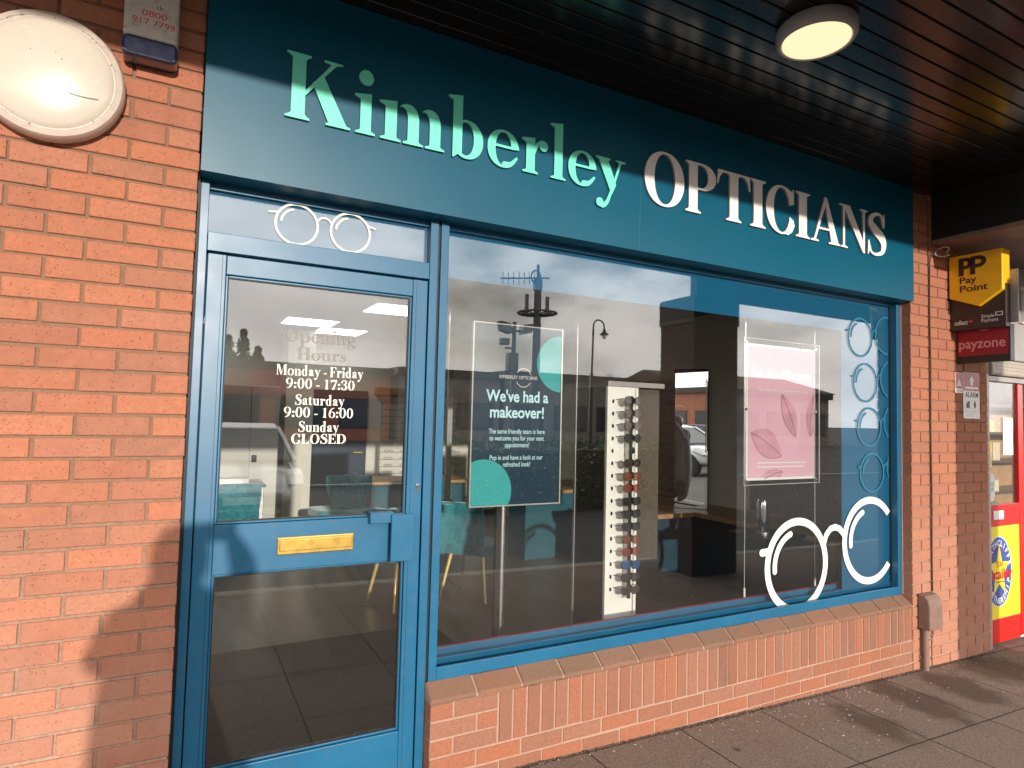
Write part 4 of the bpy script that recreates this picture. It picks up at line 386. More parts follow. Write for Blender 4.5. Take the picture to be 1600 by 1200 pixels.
for ch, adv, cs in [t.split('|') for t in GLYPH.split(';')]:
    GL[ch] = (int(adv)/1000, [[tuple(int(q)/1000 for q in p.split(',')) for p in c.split(' ')] for c in cs.split('/') if c])
dg = bpy.context.evaluated_depsgraph_get
def curve_mesh(polys, extrude, bevel=0):
    cu = bpy.data.curves.new('t', 'CURVE'); cu.dimensions = '2D'; cu.fill_mode = 'BOTH'; cu.extrude = extrude; cu.bevel_depth = bevel; cu.bevel_resolution = 1
    for p in polys:
        sp = cu.splines.new('POLY'); sp.points.add(len(p)-1); sp.use_cyclic_u = True
        for i, (x, y) in enumerate(p): sp.points[i].co = (x, y, 0, 1)
    o = bpy.data.objects.new('t', cu); col.objects.link(o); bpy.context.view_layer.update()
    me = bpy.data.meshes.new_from_object(o.evaluated_get(dg())); bpy.data.objects.remove(o); bpy.data.curves.remove(cu)
    return me
def text_mesh(txt, size, extrude, weight=0, align='CENTER', spacing=1., line=1.):
    cu = bpy.data.curves.new('t', 'FONT'); cu.body = txt; cu.size = size; cu.extrude = extrude; cu.offset = weight; cu.align_x = align
    cu.space_character = spacing; cu.space_line = line; cu.resolution_u = 4
    o = bpy.data.objects.new('t', cu); col.objects.link(o); bpy.context.view_layer.update()
    me = bpy.data.meshes.new_from_object(o.evaluated_get(dg())); bpy.data.objects.remove(o); bpy.data.curves.remove(cu)
    return me
def put(me, name, mats, parent, mat4):
    # places a flat (XY) mesh with matrix mat4 (world), under parent
    o3 = Vector(ORG.get(parent.name, (0,0,0))) if parent else Vector()
    me.transform(mat4); me.transform(Matrix.Translation(-o3)); me.name = name; me.materials.clear()
    for m in (mats if isinstance(mats, (list, tuple)) else [mats]): me.materials.append(M[m])
    ob = bpy.data.objects.new(name, me); col.objects.link(ob)
    if parent: ob.parent = parent; ORG[ob.name] = tuple(o3)
    return ob
def face_y(x, y, z, sx=1, sz=1):          # local XY -> world XZ, facing -y
    return Matrix(((sx,0,0,x),(0,0,-1,y),(0,sz,0,z),(0,0,0,1)))
def face_x(x, y, z, sy=1, sz=1):          # facing -x, text runs towards -y
    return Matrix(((0,0,-1,x),(-sy,0,0,y),(0,sz,0,z),(0,0,0,1)))
def glyph_fit(ch, x0, x1, z, cap):
    pts = [p for c in GL[ch][1] for p in c]; a = min(p[0] for p in pts); b = max(p[0] for p in pts); s = (x1-x0)/(b-a)
    return [[(x0+(px-a)*s, z+py*cap) for px, py in c] for c in GL[ch][1]]
def serif_line(txt, x0, x1, z, cap):
    x = 0; polys = []
    for ch in txt:
        adv, cs = GL[ch]; polys += [[(px+x, py) for px, py in c] for c in cs]; x += adv
    a = min(p[0] for c in polys for p in c); b = max(p[0] for c in polys for p in c); s = (x1-x0)/(b-a)
    return [[(x0+(px-a)*s, z+py*cap) for px, py in c] for c in polys]
def sans(txt, name, m, parent, x0, x1, y, z, ext=.0004, weight=.0, height=None, spacing=1.):
    me = text_mesh(txt, 1., 0, weight, 'LEFT', spacing)
    xs = [v.co.x for v in me.vertices]; a, b = min(xs), max(xs); s = (x1-x0)/(b-a); sz = s if height is None else height/.73
    for v in me.vertices: v.co.x = (v.co.x-a)*s; v.co.y *= sz
    return put(me, name, m, parent, face_y(x0, y, z))
def ring_poly(cx, cz, r, t, n=48, a0=0, a1=2*math.pi):
    o = [(cx+r*math.cos(a0+(a1-a0)*i/n), cz+r*math.sin(a0+(a1-a0)*i/n)) for i in range(n+1)]
    i_ = [(cx+(r-t)*math.cos(a0+(a1-a0)*i/n), cz+(r-t)*math.sin(a0+(a1-a0)*i/n)) for i in range(n+1)]
    return o, i_
def band(mb, pts, t, y, th=.0008, clip=None, rounded=True):
    # flat ribbon of width t along pts (x,z) lying on the plane y
    P = [Vector((p[0], p[1])) for p in pts]; L = []; Rr = []
    for i, p in enumerate(P):
        d = (P[min(i+1, len(P)-1)]-P[max(i-1, 0)]).normalized(); n = Vector((-d.y, d.x))*t/2; L.append(p+n); Rr.append(p-n)
    if rounded:
        for end in (0, -1):
            d = (P[0]-P[1]).normalized() if end == 0 else (P[-1]-P[-2]).normalized(); n = Vector((-d.y, d.x)); c = P[end]
            cap = [c+(d*math.cos(a)+n*math.sin(a))*t/2 for a in [(-.5+i/8)*math.pi for i in range(9)]]
            mb.prism([tuple(q) for q in cap], y-th, y)
    for i in range(len(P)-1):
        q = [L[i], L[i+1], Rr[i+1], Rr[i]]
        if clip and not any(clip(p) for p in q): continue
        if clip and not all(clip(p) for p in q) and min(p.x for p in q) > 3.9: continue
        mb.prism([tuple(p) for p in q], y-th, y)
def arc(cx, cz, r, a0, a1, n=40): return [(cx+r*math.cos(R(a0+(a1-a0)*i/n)), cz+r*math.sin(R(a0+(a1-a0)*i/n))) for i in range(n+1)]

# ================================================================== GROUND
def gz(x): return .06-.0245*max(-3, min(8, x))
def sheet(name, xs, ys, dz, m, kind='structure'):
    mb = MB(); nx = len(xs)
    vs = [(x, y, gz(x)+dz) for y in ys for x in xs]
    fs = [(j*nx+i, j*nx+i+1, (j+1)*nx+i+1, (j+1)*nx+i) for j in range(len(ys)-1) for i in range(nx-1)]
    mb.add(vs, fs); return tag(mb.build(name, m), kind=kind)
XS = [-400,-60,-20,-3,0,2,4,6,8,20,60,400]
sheet('ground', XS, [-600,-90,-40,-20,-10,.25], -.16, 'asphalt')
pv = MB(); xs = [-8,-3,0,2,4,6,8,14]
pv.add([(x, y, gz(x)) for y in (-3.1,-1.5,.1) for x in xs], [(j*8+i, j*8+i+1, (j+1)*8+i+1, (j+1)*8+i) for j in range(2) for i in range(7)])
tag(pv.build('pavement', 'paving'), kind='structure')
kb = MB()
for i in range(24):
    x = -8+i*.915; kb.add([(x+dx, y, gz(x+dx)+z) for z in (-.2, -.004) for (dx, y) in ((.004,-3.25),(.91,-3.25),(.91,-3.1),(.004,-3.1))], [(0,3,2,1),(4,5,6,7),(0,1,5,4),(1,2,6,5),(2,3,7,6),(3,0,4,7)])
tag(kb.build('kerb', 'kerb', None, .008), kind='structure')
mk = MB()
mk.add([(x, y, gz(x)-.155) for (x, y) in ((-12,-12.6),(30,-12.6),(30,-12.5),(-12,-12.5))], [(0,1,2,3)])
tag(mk.build('parking_line', 'roadpaint'), kind='structure')
# loose grit and dirt along the foot of the wall: far too many pieces to count
def litter(name, m, n, size, fn):
    mb = MB()
    for i in range(n):
        x, y = fn(); s = size*random.uniform(.4, 1.5); a = random.uniform(0, 3.14); z = gz(x)
        c, d = math.cos(a)*s, math.sin(a)*s; h = s*random.uniform(.25, .6)
        mb.add([(x-c,y-d,z),(x+d*.7,y-c*.7,z),(x+c,y+d,z),(x-d*.6,y+c*.6,z),(x,y,z+h)], [(0,1,4),(1,2,4),(2,3,4),(3,0,4),(3,2,1,0)])
    return tag(mb.build(name, m), kind='stuff')
litter('paint_flakes', 'flake', 260, .0042, lambda: (lambda x: (x, -abs(random.gauss(0, .10 if x < 2.8 or random.random() < .5 else .26))-.012))(random.choice([random.uniform(1.2, 5.3), random.gauss(3.6, .7), random.gauss(3.3, .35)])))
litter('dirt_crumbs', 'crumb', 700, .006, lambda: (random.uniform(1.0, 5.5), -abs(random.gauss(0, .016))-.002))
litter('dead_leaves', 'bark', 46, .011, lambda: (random.gauss(random.choice([1.52, 2.75]), .10), -abs(random.gauss(0, .012))-.003))
litter('grit', 'crumb', 160, .005, lambda: (random.gauss(5.25, .25), -abs(random.gauss(.05, .09))))

# ================================================================== BRICKWORK
def brick_at(mb, x0, x1, z0, z1, yf=0., d=.09, ch=.0025, tl=None):
    j = lambda a=.0018: random.uniform(-a, a)
    y = yf+random.uniform(0, .0016)
    t = tl or (random.random(), random.random(), random.random())
    x0 += j(); x1 += j(); z0 += j(); z1 += j(); c = ch
    vs = [(x0,y+c,z0),(x1,y+c,z0),(x1,y+c,z1),(x0,y+c,z1),
          (x0+c+j(.0008),y+j(.0006),z0+c+j(.0008)),(x1-c+j(.0008),y+j(.0006),z0+c+j(.0008)),(x1-c+j(.0008),y+j(.0006),z1-c+j(.0008)),(x0+c+j(.0008),y+j(.0006),z1-c+j(.0008)),
          (x0,y+d,z0),(x1,y+d,z0),(x1,y+d,z1),(x0,y+d,z1)]
    mb.add(vs, [(4,5,6,7),(0,1,5,4),(1,2,6,5),(2,3,7,6),(3,0,4,7),(8,9,1,0),(9,10,2,1),(10,11,3,2),(11,8,0,3),(9,8,11,10)], 0, t)
def courses(mb, xa, xb, za, zb, phase, half_first, from_right=False, closer=0):
    # stretcher bond, 225 x 75; rows share z = phase mod .075
    k = math.ceil((za-phase)/.075-1e-6); z = phase+k*.075
    while z+.075 <= zb+.03:
        odd = (k % 2 == 0) == half_first; first = .1075 if odd else .22
        edges = []
        if from_right:
            x = xb; wd = first-.005
            while x > xa+.02: edges.append((max(xa, x-wd), x)); x -= wd+.01; wd = .215
        else:
            x = xa; wd = first-.005
            while x < xb-.02: edges.append((x, min(xb, x+wd))); x += wd+.01; wd = .215
        for a, b in edges: brick_at(mb, a, b, z+.005, z+.07)
        z += .075; k += 1
t = thing('brick_wall', 'orange brick wall left of the door, with a round light and an alarm box on it', 'wall', (-1.5, 0, 0))
mb = MB(); courses(mb, -3.0, 0.0, -.15, 3.3, .007, True, True); mb.build('bricks', 'brick', t, tint=True)
BX('mortar', 'mortar', t, -3.0, -.003, .0085, .25, -.2, 3.285, bevel=0)

t = thing('brick_pier', 'orange brick pier between the big window and the neighbouring shop', 'pier', (5, 0, 0))
mb = MB()
k0 = -3
for k in range(k0, 45):
    z = k*.075
    if z+.075 > 3.3: break
    if k % 2: brick_at(mb, 4.486, 4.7015, z+.005, z+.07)
    else: brick_at(mb, 4.486, 4.5885, z+.005, z+.07); brick_at(mb, 4.5985, 4.7015, z+.005, z+.07)
courses(mb, 4.718, 5.492, -.225, 3.3, 0, True)
mb.build('bricks', 'pier', t, tint=True)
BX('mortar', 'mortar_pier', t, 4.489, 4.700, .0085, .25, -.25, 3.285, bevel=0)
BX('mortar', 'mortar_pier', t, 4.720, 5.490, .0085, .25, -.25, 3.285, bevel=0)
BX('movement_joint', 'cable', t, 4.700, 4.720, .012, .2, -.25, 3.285, bevel=0)

t = thing('low_brick_wall', 'low weathered brick wall under the window with upright soldier bricks and sloping coping', 'wall', (2.7, 0, 0))
mb = MB()
for k, odd in ((2, 0), (3, 1), (4, 0)):                      # quoin block at the left end
    z = k*.075
    if k == 2 or k == 4: spans = ((.979, 1.0815), (1.0915, 1.297))
    else: spans = ((.979, 1.194), (1.204, 1.297))
    for a, b in spans: brick_at(mb, a, b, z+.005, z+.07, tl=(random.uniform(.45, .9), .5, .5))
x = 1.307
while x < 4.47:
    brick_at(mb, x, min(x+.065, 4.478), .155, .372); x += .0752
for k in range(-4, 2):
    z = k*.075; x = .979 if k % 2 else .979-.1125
    while x < 4.48:
        brick_at(mb, max(x, .979), min(x+.215, 4.478), z+.005, z+.07, tl=(random.choice([.2,.5,.52,.45,.8,.9]), .5, .5)); x += .225
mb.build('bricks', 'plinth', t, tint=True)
BX('mortar', 'mortar_pale', t, .982, 4.480, .005, .12, -.3, .372, bevel=0)
mb = MB(); x = .979
while x < 4.46:
    b = min(x+.215, 4.478); tl = (random.random(),)*3; j = random.uniform(-.002, .002)
    mb.add([(x,.0+j,.374),(b,.0+j,.374),(b,.0+j,.394),(x,j,.394),(x+.002,.074,.446+j),(b-.002,.074,.446+j),(b,.10,.374),(x,.10,.374)],
           [(0,1,2,3),(3,2,5,4),(4,5,6,7),(0,7,6,1),(1,6,5,2),(0,3,4,7)], 0, tl); x += .225
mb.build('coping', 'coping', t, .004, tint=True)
mb = MB(); mb.add([(.979,.004,.375),(4.478,.004,.375),(4.478,.004,.388),(.979,.004,.388),(.979,.078,.440),(4.478,.078,.440),(4.478,.10,.375),(.979,.10,.375)],
    [(0,1,2,3),(3,2,5,4),(4,5,6,7),(0,7,6,1),(1,6,5,2),(0,3,4,7)]); mb.build('coping_mortar', 'mortar_pale', t)

# ================================================================== CANOPY
t = thing('canopy', 'dark stained timber canopy over the pavement in front of the shops', 'canopy', (3, -1.2, 3.29))
mb = MB(); y = -2.28; CX1 = 4.75
while y < -.02:
    a = random.random(); dz = random.uniform(-.001, .001)
    y1 = min(y+.082, -.004)
    mb.add([(-4,y,3.298),(4.76,y,3.298),(4.76,y+.004,3.29+dz),(-4,y+.004,3.29+dz),(-4,y1-.004,3.29+dz),(4.76,y1-.004,3.29+dz),(-4,y1,3.298),(4.76,y1,3.298)],
           [(0,1,2,3),(3,2,5,4),(4,5,7,6)], 0, (a, a, a)); y += .088
mb.build('soffit_boards', 'soffit', t, tint=True)
BX('roof_sun_block', 'far_dark', t, -4, 12, -2.3, 7.5, 3.30, 3.6, bevel=0)  # unseen slab added over canopy and shop to block sun from above
BX('edge_beam', 'far_dark', t, -4, 12, -2.38, -2.302, 3.285, 3.75, bevel=.004)
BX('edge_beam', 'far_dark', t, 4.95, 12, -2.40, -2.29, 2.99, 3.283, bevel=.004)
t2 = thing('bulkhead', 'dark dropped bulkhead above the neighbouring shop door with a pale bottom lip', 'bulkhead', (6, -.5, 3))
BX('casing', 'dark_panel', t2, 4.75, 9.5, -.95, -.001, 2.965, 3.296, bevel=.003)
BX('lip', 'conduit', t2, 4.742, 9.5, -.97, -.003, 2.93, 2.963, bevel=.003)
# canopy pillar
t = thing('brick_pillar', 'dark brick pillar holding up the canopy edge by the kerb', 'pillar', (5.25, -2.6, 0))
mb = MB()
for k in range(-3, 40):
    z = k*.075
    for a, b in (((4.92,5.135),(5.145,5.36),(5.37,5.585)) if k % 2 else ((4.92,5.0225),(5.0325,5.2475),(5.2575,5.4725),(5.4825,5.585))):
        tl = (random.random(),)*3
        mb.box(a, b, -2.84, -2.30, z+.005, z+.07, 0, tl)
mb.build('bricks', 'dark_brick', t, tint=True); BX('mortar', 'crumb', t, 4.926, 5.579, -2.834, -2.306, -.3, 3.0, bevel=0)
BX('capital', 'far_dark', t, 4.905, 5.60, -2.855, -2.286, 2.70, 2.985, bevel=.006)

# ================================================================== FASCIA SIGN
t = thing('fascia_sign', 'long teal shop sign with raised mint and white lettering above door and window', 'sign', (2.2, 0, 2.485))
BX('panel', 'fascia', t, .006, 2.0466, -.022, .10, 2.485, 3.288, bevel=.0006)
BX('panel', 'fascia', t, 2.0472, 4.486, -.022, .10, 2.485, 3.288, bevel=.0006)
def sign_letter(ch, x0, x1, z, cap, face, edge):
    me = curve_mesh(glyph_fit(ch, x0, x1, z, cap), .006, 0)
    # extruded letter standing just off the panel; face colour in front, darker returns
    me.materials.clear()
    o = put(me, 'letter', [face, edge], t, face_y(0, -.0305, 0))
    for p in me.polygons: p.material_index = 0 if p.normal.y < -.5 else 1
    b = o.modifiers.new('bevel', 'BEVEL'); b.width = .0012; b.segments = 1; b.limit_method = 'ANGLE'; b.angle_limit = R(60); b.material = 1
    return o
for ch, a, b in (('K',.285,.538),('i',.553,.640),('m',.655,.948),('b',.962,1.133),('e',1.156,1.318),('r',1.332,1.474),('l',1.486,1.576),('e',1.591,1.757),('y',1.752,1.936)):
    sign_letter(ch, a, b, 2.7545, .262, 'green', 'edge_green')
for ch, a, b in (('O',2.064,2.336),('P',2.345,2.57),('T',2.578,2.845),('I',2.843,2.972),('C',2.976,3.226),('I',3.236,3.366),('A',3.374,3.665),('N',3.655,3.942),('S',3.944,4.146)):
    sign_letter(ch, a, b, 2.748, .281, 'white_acr', 'edge_white')

# ================================================================== DOOR FRAME + FANLIGHT
FY = .07
t = thing('door_frame', 'blue metal frame around the glazed door with a fanlight pane above', 'door frame', (.5, .1, 0))
BX('jamb', 'blue', t, .012, .042, FY, .16, -.05, 2.50, bevel=.002)
BX('jamb', 'blue', t, .9385, .976, FY, .16, -.05, 2.50, bevel=.002)
BX('transom', 'blue', t, .043, .9375, FY+.002, .16, 2.214, 2.287, bevel=.002)
BX('head', 'blue', t, .043, .9375, FY+.03, .16, 2.459, 2.51, bevel=.002)
BX('sealant', 'gasket', t, .0004, .0119, .074, .25, -.1, 2.50, bevel=0)
BX('threshold', 'alum', t, .043, .9375, .06, .2, -.02, .072, bevel=.004)
BX('seal', 'gasket', t, .0422, .0463, .125, .155, -.05, 2.213, bevel=0); BX('seal', 'gasket', t, .9337, .9383, .125, .155, -.05, 2.213, bevel=0); BX('seal', 'gasket', t, .0466, .9335, .125, .155, 2.207, 2.2135, bevel=0)
BX('seal', 'gasket', t, .9765, .9885, FY+.012, .15, -.05, 2.50, bevel=0)
BX('glass_pane', 'glass', t, .043, .9375, .112, .118, 2.288, 2.458, bevel=0)
BX('backing_panel', 'vinyl', t, .044, .9370, .119, .121, 2.2885, 2.4586, bevel=0)
mb = MB(); YD = .1112
for c in (.370, .590):
    band(mb, arc(c, 2.377, .083, 0, 360), .0095, YD, rounded=False)
    band(mb, arc(c, 2.377, .062, 105, 172, 14), .0085, YD)
band(mb, arc(.480, 2.392, .030, 25, 155, 16), .0085, YD-.0012); band(mb, [(.262,2.413),(.296,2.417)], .008, YD-.0012); band(mb, [(.664,2.417),(.695,2.411)], .008, YD-.0012)
mb.build('glasses_print', 'white_vinyl', t)

# ================================================================== DOOR
t = thing('shop_door', 'blue glazed shop door with brass letterbox and white opening hours on the glass', 'door', (.5, .1, .08))
DY = FY+.006
BX('stile', 'blue', t, .0465, .113, DY, DY+.045, .08, 2.206, bevel=.003)
BX('stile', 'blue', t, .866, .9335, DY, DY+.045, .08, 2.206, bevel=.003)
BX('top_rail', 'blue', t, .1135, .8655, DY+.0005, DY+.0445, 2.130, 2.205, bevel=.003)
BX('middle_rail', 'blue', t, .1135, .8655, DY+.0005, DY+.0445, .985, 1.172, bevel=.003)
BX('bottom_rail', 'blue', t, .1135, .8655, DY+.0005, DY+.0445, .081, .262, bevel=.003)
for z0, z1 in ((1.173, 2.129), (.263, .984)):
    mb = MB(); 
    mb.box(.1140,.1220,DY+.012,DY+.03,z0,z1); mb.box(.8570,.8650,DY+.012,DY+.03,z0,z1); mb.box(.1222,.8568,DY+.012,DY+.03,z0,z0+.008); mb.box(.1222,.8568,DY+.012,DY+.03,z1-.008,z1)
    mb.build('glazing_bead', 'blue', t, .002)
    mb = MB(); q = .0035
    mb.box(.1222,.1222+q,DY+.015,DY+.034,z0+.008,z1-.008); mb.box(.8568-q,.8568,DY+.015,DY+.034,z0+.008,z1-.008); mb.box(.1258,.8532,DY+.015,DY+.034,z0+.008,z0+.008+q); mb.box(.1258,.8532,DY+.015,DY+.034,z1-.008-q,z1-.008)
    mb.build('gasket', 'gasket', t)
    BX('glass_pane', 'glass', t, .1260, .8530, DY+.021, DY+.027, z0+.012, z1-.012, bevel=0)
GY_ = DY+.0205
# stile grooves (pressed lines)
mb = MB()
for x in (.0985, .881): mb.box(x, x+.0016, DY-.0006, DY+.002, .09, 2.2)
mb.build('stile_groove', 'gasket', t)
lb = BX('letterbox', 'brass', t, .342, .642, DY-.009, DY+.002, 1.043, 1.112, bevel=.004)
BX('flap', 'brass', lb, .350, .634, DY-.0145, DY-.0095, 1.058, 1.104, bevel=.003)
h = BX('pull_handle', 'blue', t, .787, .889, .020, .031, .990, 1.186, bevel=.003)
BX('bracket', 'blue', h, .700, .800, .034, DY-.0005, 1.150, 1.196, bevel=.003); BX('bracket', 'blue', h, .862, .886, .0315, DY-.0005, 1.0, 1.176, bevel=.003)
lk = MB(); lk.lathe([(.0, -.004), (.0095, -.004), (.0105, 0)], (.915, DY, 1.297), 'y', 20); lk.box(.909,.921,DY-.004,DY,1.268,1.292); lk.build('keyhole_plate', 'chrome', t, .0015)
for x0, x1, z, cap, s in ((.346,.630,1.893,.056,'Opening'),(.392,.590,1.821,.051,'Hours')):
    put(curve_mesh(serif_line(s, x0, x1, z, cap), .0003), 'lettering', 'etched', t, face_y(0, GY_, 0))
for x0, x1, z, cap, s in ((.313,.664,1.7555,.042,'Monday - Friday'),(.352,.628,1.704,.040,'9:00 - 17:30'),(.391,.589,1.637,.042,'Saturday'),(.349,.626,1.587,.040,'9:00 - 16:00'),(.408,.570,1.528,.042,'Sunday'),(.382,.600,1.480,.039,'CLOSED')):
    put(curve_mesh(serif_line(s, x0, x1, z, cap), .0003), 'lettering', 'white_vinyl', t, face_y(0, GY_, 0))

# ================================================================== SHOP WINDOW
t = thing('shop_window', 'large blue framed shop window with white spectacles drawn on its lower right corner', 'window', (2.7, .1, .44))
BX('frame_side', 'blue', t, .9895, 1.0275, FY, .20, .446, 2.50, bevel=.002)
BX('frame_side', 'blue', t, 4.437, 4.4795, FY, .20, .446, 2.50, bevel=.002)
BX('sill', 'blue', t, 1.0280, 4.4365, FY+.0008, .084, .444, .501, bevel=.003)
BX('sill_ledge', 'blue', t, 1.0282, 4.4363, .0842, .1195, .444, .477, bevel=.002)
BX('sill_bead', 'blue', t, 1.0285, 4.436, .1275, .16, .446, .519, bevel=.003)
ib = BX('inner_bead', 'blue', t, 1.0285, 4.436, .17, .20, .446, .548, bevel=.004)
BX('gasket', 'pz_red', ib, 1.029, 4.4355, .176, .19, .5484, .5505, bevel=0)
BX('inner_ledge', 'dark_panel', t, 1.0285, 4.436, .1605, .1695, .446, .512, bevel=0)
BX('head', 'blue', t, 1.0280, 4.4365, FY+.03, .20, 2.462, 2.51, bevel=.002)
BX('sealant', 'mortar_pale', t, 4.4798, 4.4862, .066, .22, .445, 2.49, bevel=0)
BX('gasket', 'gasket', t, 4.4305, 4.4365, .112, .12, .521, 2.46, bevel=0)
BX('glass_pane', 'glass', t, 1.0285, 4.436, .1205, .1263, .4785, 2.4615, bevel=0)
BX('vinyl_strip', 'vinyl', t, 1.03, 4.4345, .1268, .1273, 2.245, 2.461, bevel=0)
BX('vinyl_strip', 'vinyl', t, 3.905, 4.4345, .127, .1274, .521, 2.2445, bevel=0)
YV = .1200
mb = MB(); clip = lambda p: p.x < 4.428 and p.y > .482
band(mb, arc(3.455, .722, .272, -77, 258, 110), .047, YV, clip=clip, rounded=False)
band(mb, arc(4.195, .826, .272, 30, 330, 100), .047, YV, clip=clip, rounded=False)
band(mb, arc(3.455, .722, .207, 108, 186, 20), .038, YV); band(mb, arc(4.195, .826, .207, 112, 186, 20), .038, YV)
band(mb, [(3.712,.845),(3.735,.893),(3.775,.928),(3.822,.938),(3.868,.925),(3.905,.893),(3.928,.868)], .042, YV-.0012)
band(mb, [(3.135,.824),(3.18,.825)], .045, YV-.0012)
mb.build('spectacles_print', 'white_vinyl', t)
mb = MB(); clip = lambda p: p.x < 4.427
for cx, cz, r in ((4.10, 2.215, .130), (4.155, 1.905, .130), (4.195, 1.60, .130), (4.225, 1.285, .130)):
    for c2, dz in ((cx, 0), (cx+.30, .035)):
        band(mb, arc(c2, cz+dz, r, 0, 360, 56), .0135, YV, clip=clip, rounded=False)
        if c2 == cx: band(mb, arc(c2, cz, r-.03, 112, 180, 14), .014, YV, clip=clip)
    band(mb, [(cx+.126, cz+.02),(cx+.14,cz+.05),(cx+.165,cz+.063),(cx+.182,cz+.05)], .014, YV-.0012, clip=clip)
    band(mb, [(cx-.15, cz+.04),(cx-.13,cz+.042)], .014, YV-.0012)
mb.build('faint_spectacles_print', 'faint', t)

# ================================================================== FITTINGS ON THE LEFT WALL
t = thing('wall_light', 'big round white bulkhead light on the left brick wall', 'wall light', (-.452, 0, 2.70))
MB().lathe([(.200, 0.0), (.213, -.012), (.214, -.045), (.206, -.060), (.190, -.066), (.186, -.062)], (-.452, 0, 2.70), 'y', 72).build('rim', 'rim_white', t, smooth=True)
MB().lathe([(.1855, -.056), (.182, -.064), (.165, -.073), (.13, -.083), (.09, -.090), (.045, -.0935), (.008, -.0945)], (-.452, 0, 2.70), 'y', 72).build('dome', 'dome', t, smooth=True)
mb = MB()
for i in range(46):
    a = random.uniform(0, 6.28); r = random.choice([random.uniform(.05, .18), .186]); s = random.uniform(.0008, .0022)
    yb = -.0945+(r/.186)**2*.034-.002 if r < .185 else -.0665
    mb.lathe([(s, .001), (s*.8, -.0012)], (-.452+r*math.cos(a), yb, 2.70+r*math.sin(a)), 'y', 6)
mb.tube([(-.40+.03*i, -.093+.0045*i*i*.3, 2.637-.006*i+.0022*i*i) for i in range(4)], .0009, 5)
mb.build('fly_specks', 'crumb', t)['kind'] = 'stuff'
t = thing('alarm_box', 'white alarm box with dark blue base and red phone number on the brick wall', 'alarm box', (-.17, 0, 2.82))
def rrect(x0, x1, z0, z1, r, n=6):
    P = []
    for cx, cz, a in ((x1-r, z1-r, 0), (x0+r, z1-r, 90), (x0+r, z0+r, 180), (x1-r, z0+r, 270)):
        P += [(cx+r*math.cos(R(a+90*i/n)), cz+r*math.sin(R(a+90*i/n))) for i in range(n+1)]
    return P
MB().prism(rrect(-.254, -.086, 2.895, 3.18, .012), -.078, 0).build('cover', 'alarm_white', t, .012, seg=3)
MB().prism(rrect(-.255, -.085, 2.822, 2.8945, .022), -.083, 0).build('blue_lens', 'alarm_blue', t, .010, seg=3)
for x in (-.2475, -.0925): MB().lathe([(.004,.001),(.003,-.002)], (x,-.0775,2.915), 'y', 10).build('screw', 'steel', t)
sans('0800', 'lettering', 'red_text', t, -.200, -.124, -.0786, 2.972, height=.023); sans('917 7799', 'lettering', 'red_text', t, -.228, -.098, -.0786, 2.941, height=.023)
sans('ck', 'lettering', 'black', t, -.158, -.135, -.0786, 3.004, height=.018)

# ceiling light under the canopy
t = thing('ceiling_light', 'lit round grey light on the dark timber soffit', 'ceiling light', (2.285, -.87, 3.29))
MB().lathe([(.150, 0.0), (.158, -.01), (.160, -.045), (.152, -.062), (.140, -.066), (.136, -.060)], (2.285, -.87, 3.289), 'z', 64).build('rim', 'rim_grey', t, smooth=True)
MB().lathe([(.1355, -.052), (.134, -.062), (.120, -.070), (.08, -.076), (.02, -.078)], (2.285, -.87, 3.289), 'z', 64).build('diffuser', 'diffuser', t, smooth=True)

# ================================================================== FITTINGS ON THE PIER
t = thing('junction_box', 'brown painted cable box with a pipe to the ground, low on the brick pier', 'cable box', (4.6, 0, 0))
mb = MB(); mb.prism([(0,.462),(-.05,.455),(-.075,.43),(-.085,.38),(-.085,.235),(-.08,.225),(0,.225)], 4.535, 4.690, plane='yz')
mb.build('cover', 'conduit', t, .012, seg=3)
MB().tube([(4.578,-.028,.23),(4.578,-.028,-.06)], .021, 16).build('pipe', 'conduit', t, smooth=True)
MB().tube([(4.665,-.03,.226),(4.668,-.032,.18),(4.655,-.03,.15),(4.63,-.02,.135),(4.60,-.012,.13)], .004, 8).build('cable', 'conduit', t, smooth=True)
BX('clip', 'conduit', t, 4.552, 4.604, -.01, 0, .02, .04, bevel=.002)
t = tag(MB().tube([(4.71+.003*math.sin(z*7), -.006, z) for z in [.46+.09*i for i in range(27)]]+[(4.715,-.012,2.83),(4.74,-.02,2.87),(4.76,-.04,2.885)], .0045, 6).build('wall_cable', 'cable', smooth=True), 'thin dark cable running up the brick pier to the bulkhead', 'cable')
t = tag(MB().tube([(4.80+.045*math.cos(a), -.05-.03*math.sin(a*1.3), 2.875+.032*math.sin(a)) for a in [i*.33 for i in range(18)]], .004, 6).build('cable_loop', 'alarm_white', smooth=True), 'small pale loop of cable hanging at the top of the brick pier', 'cable')

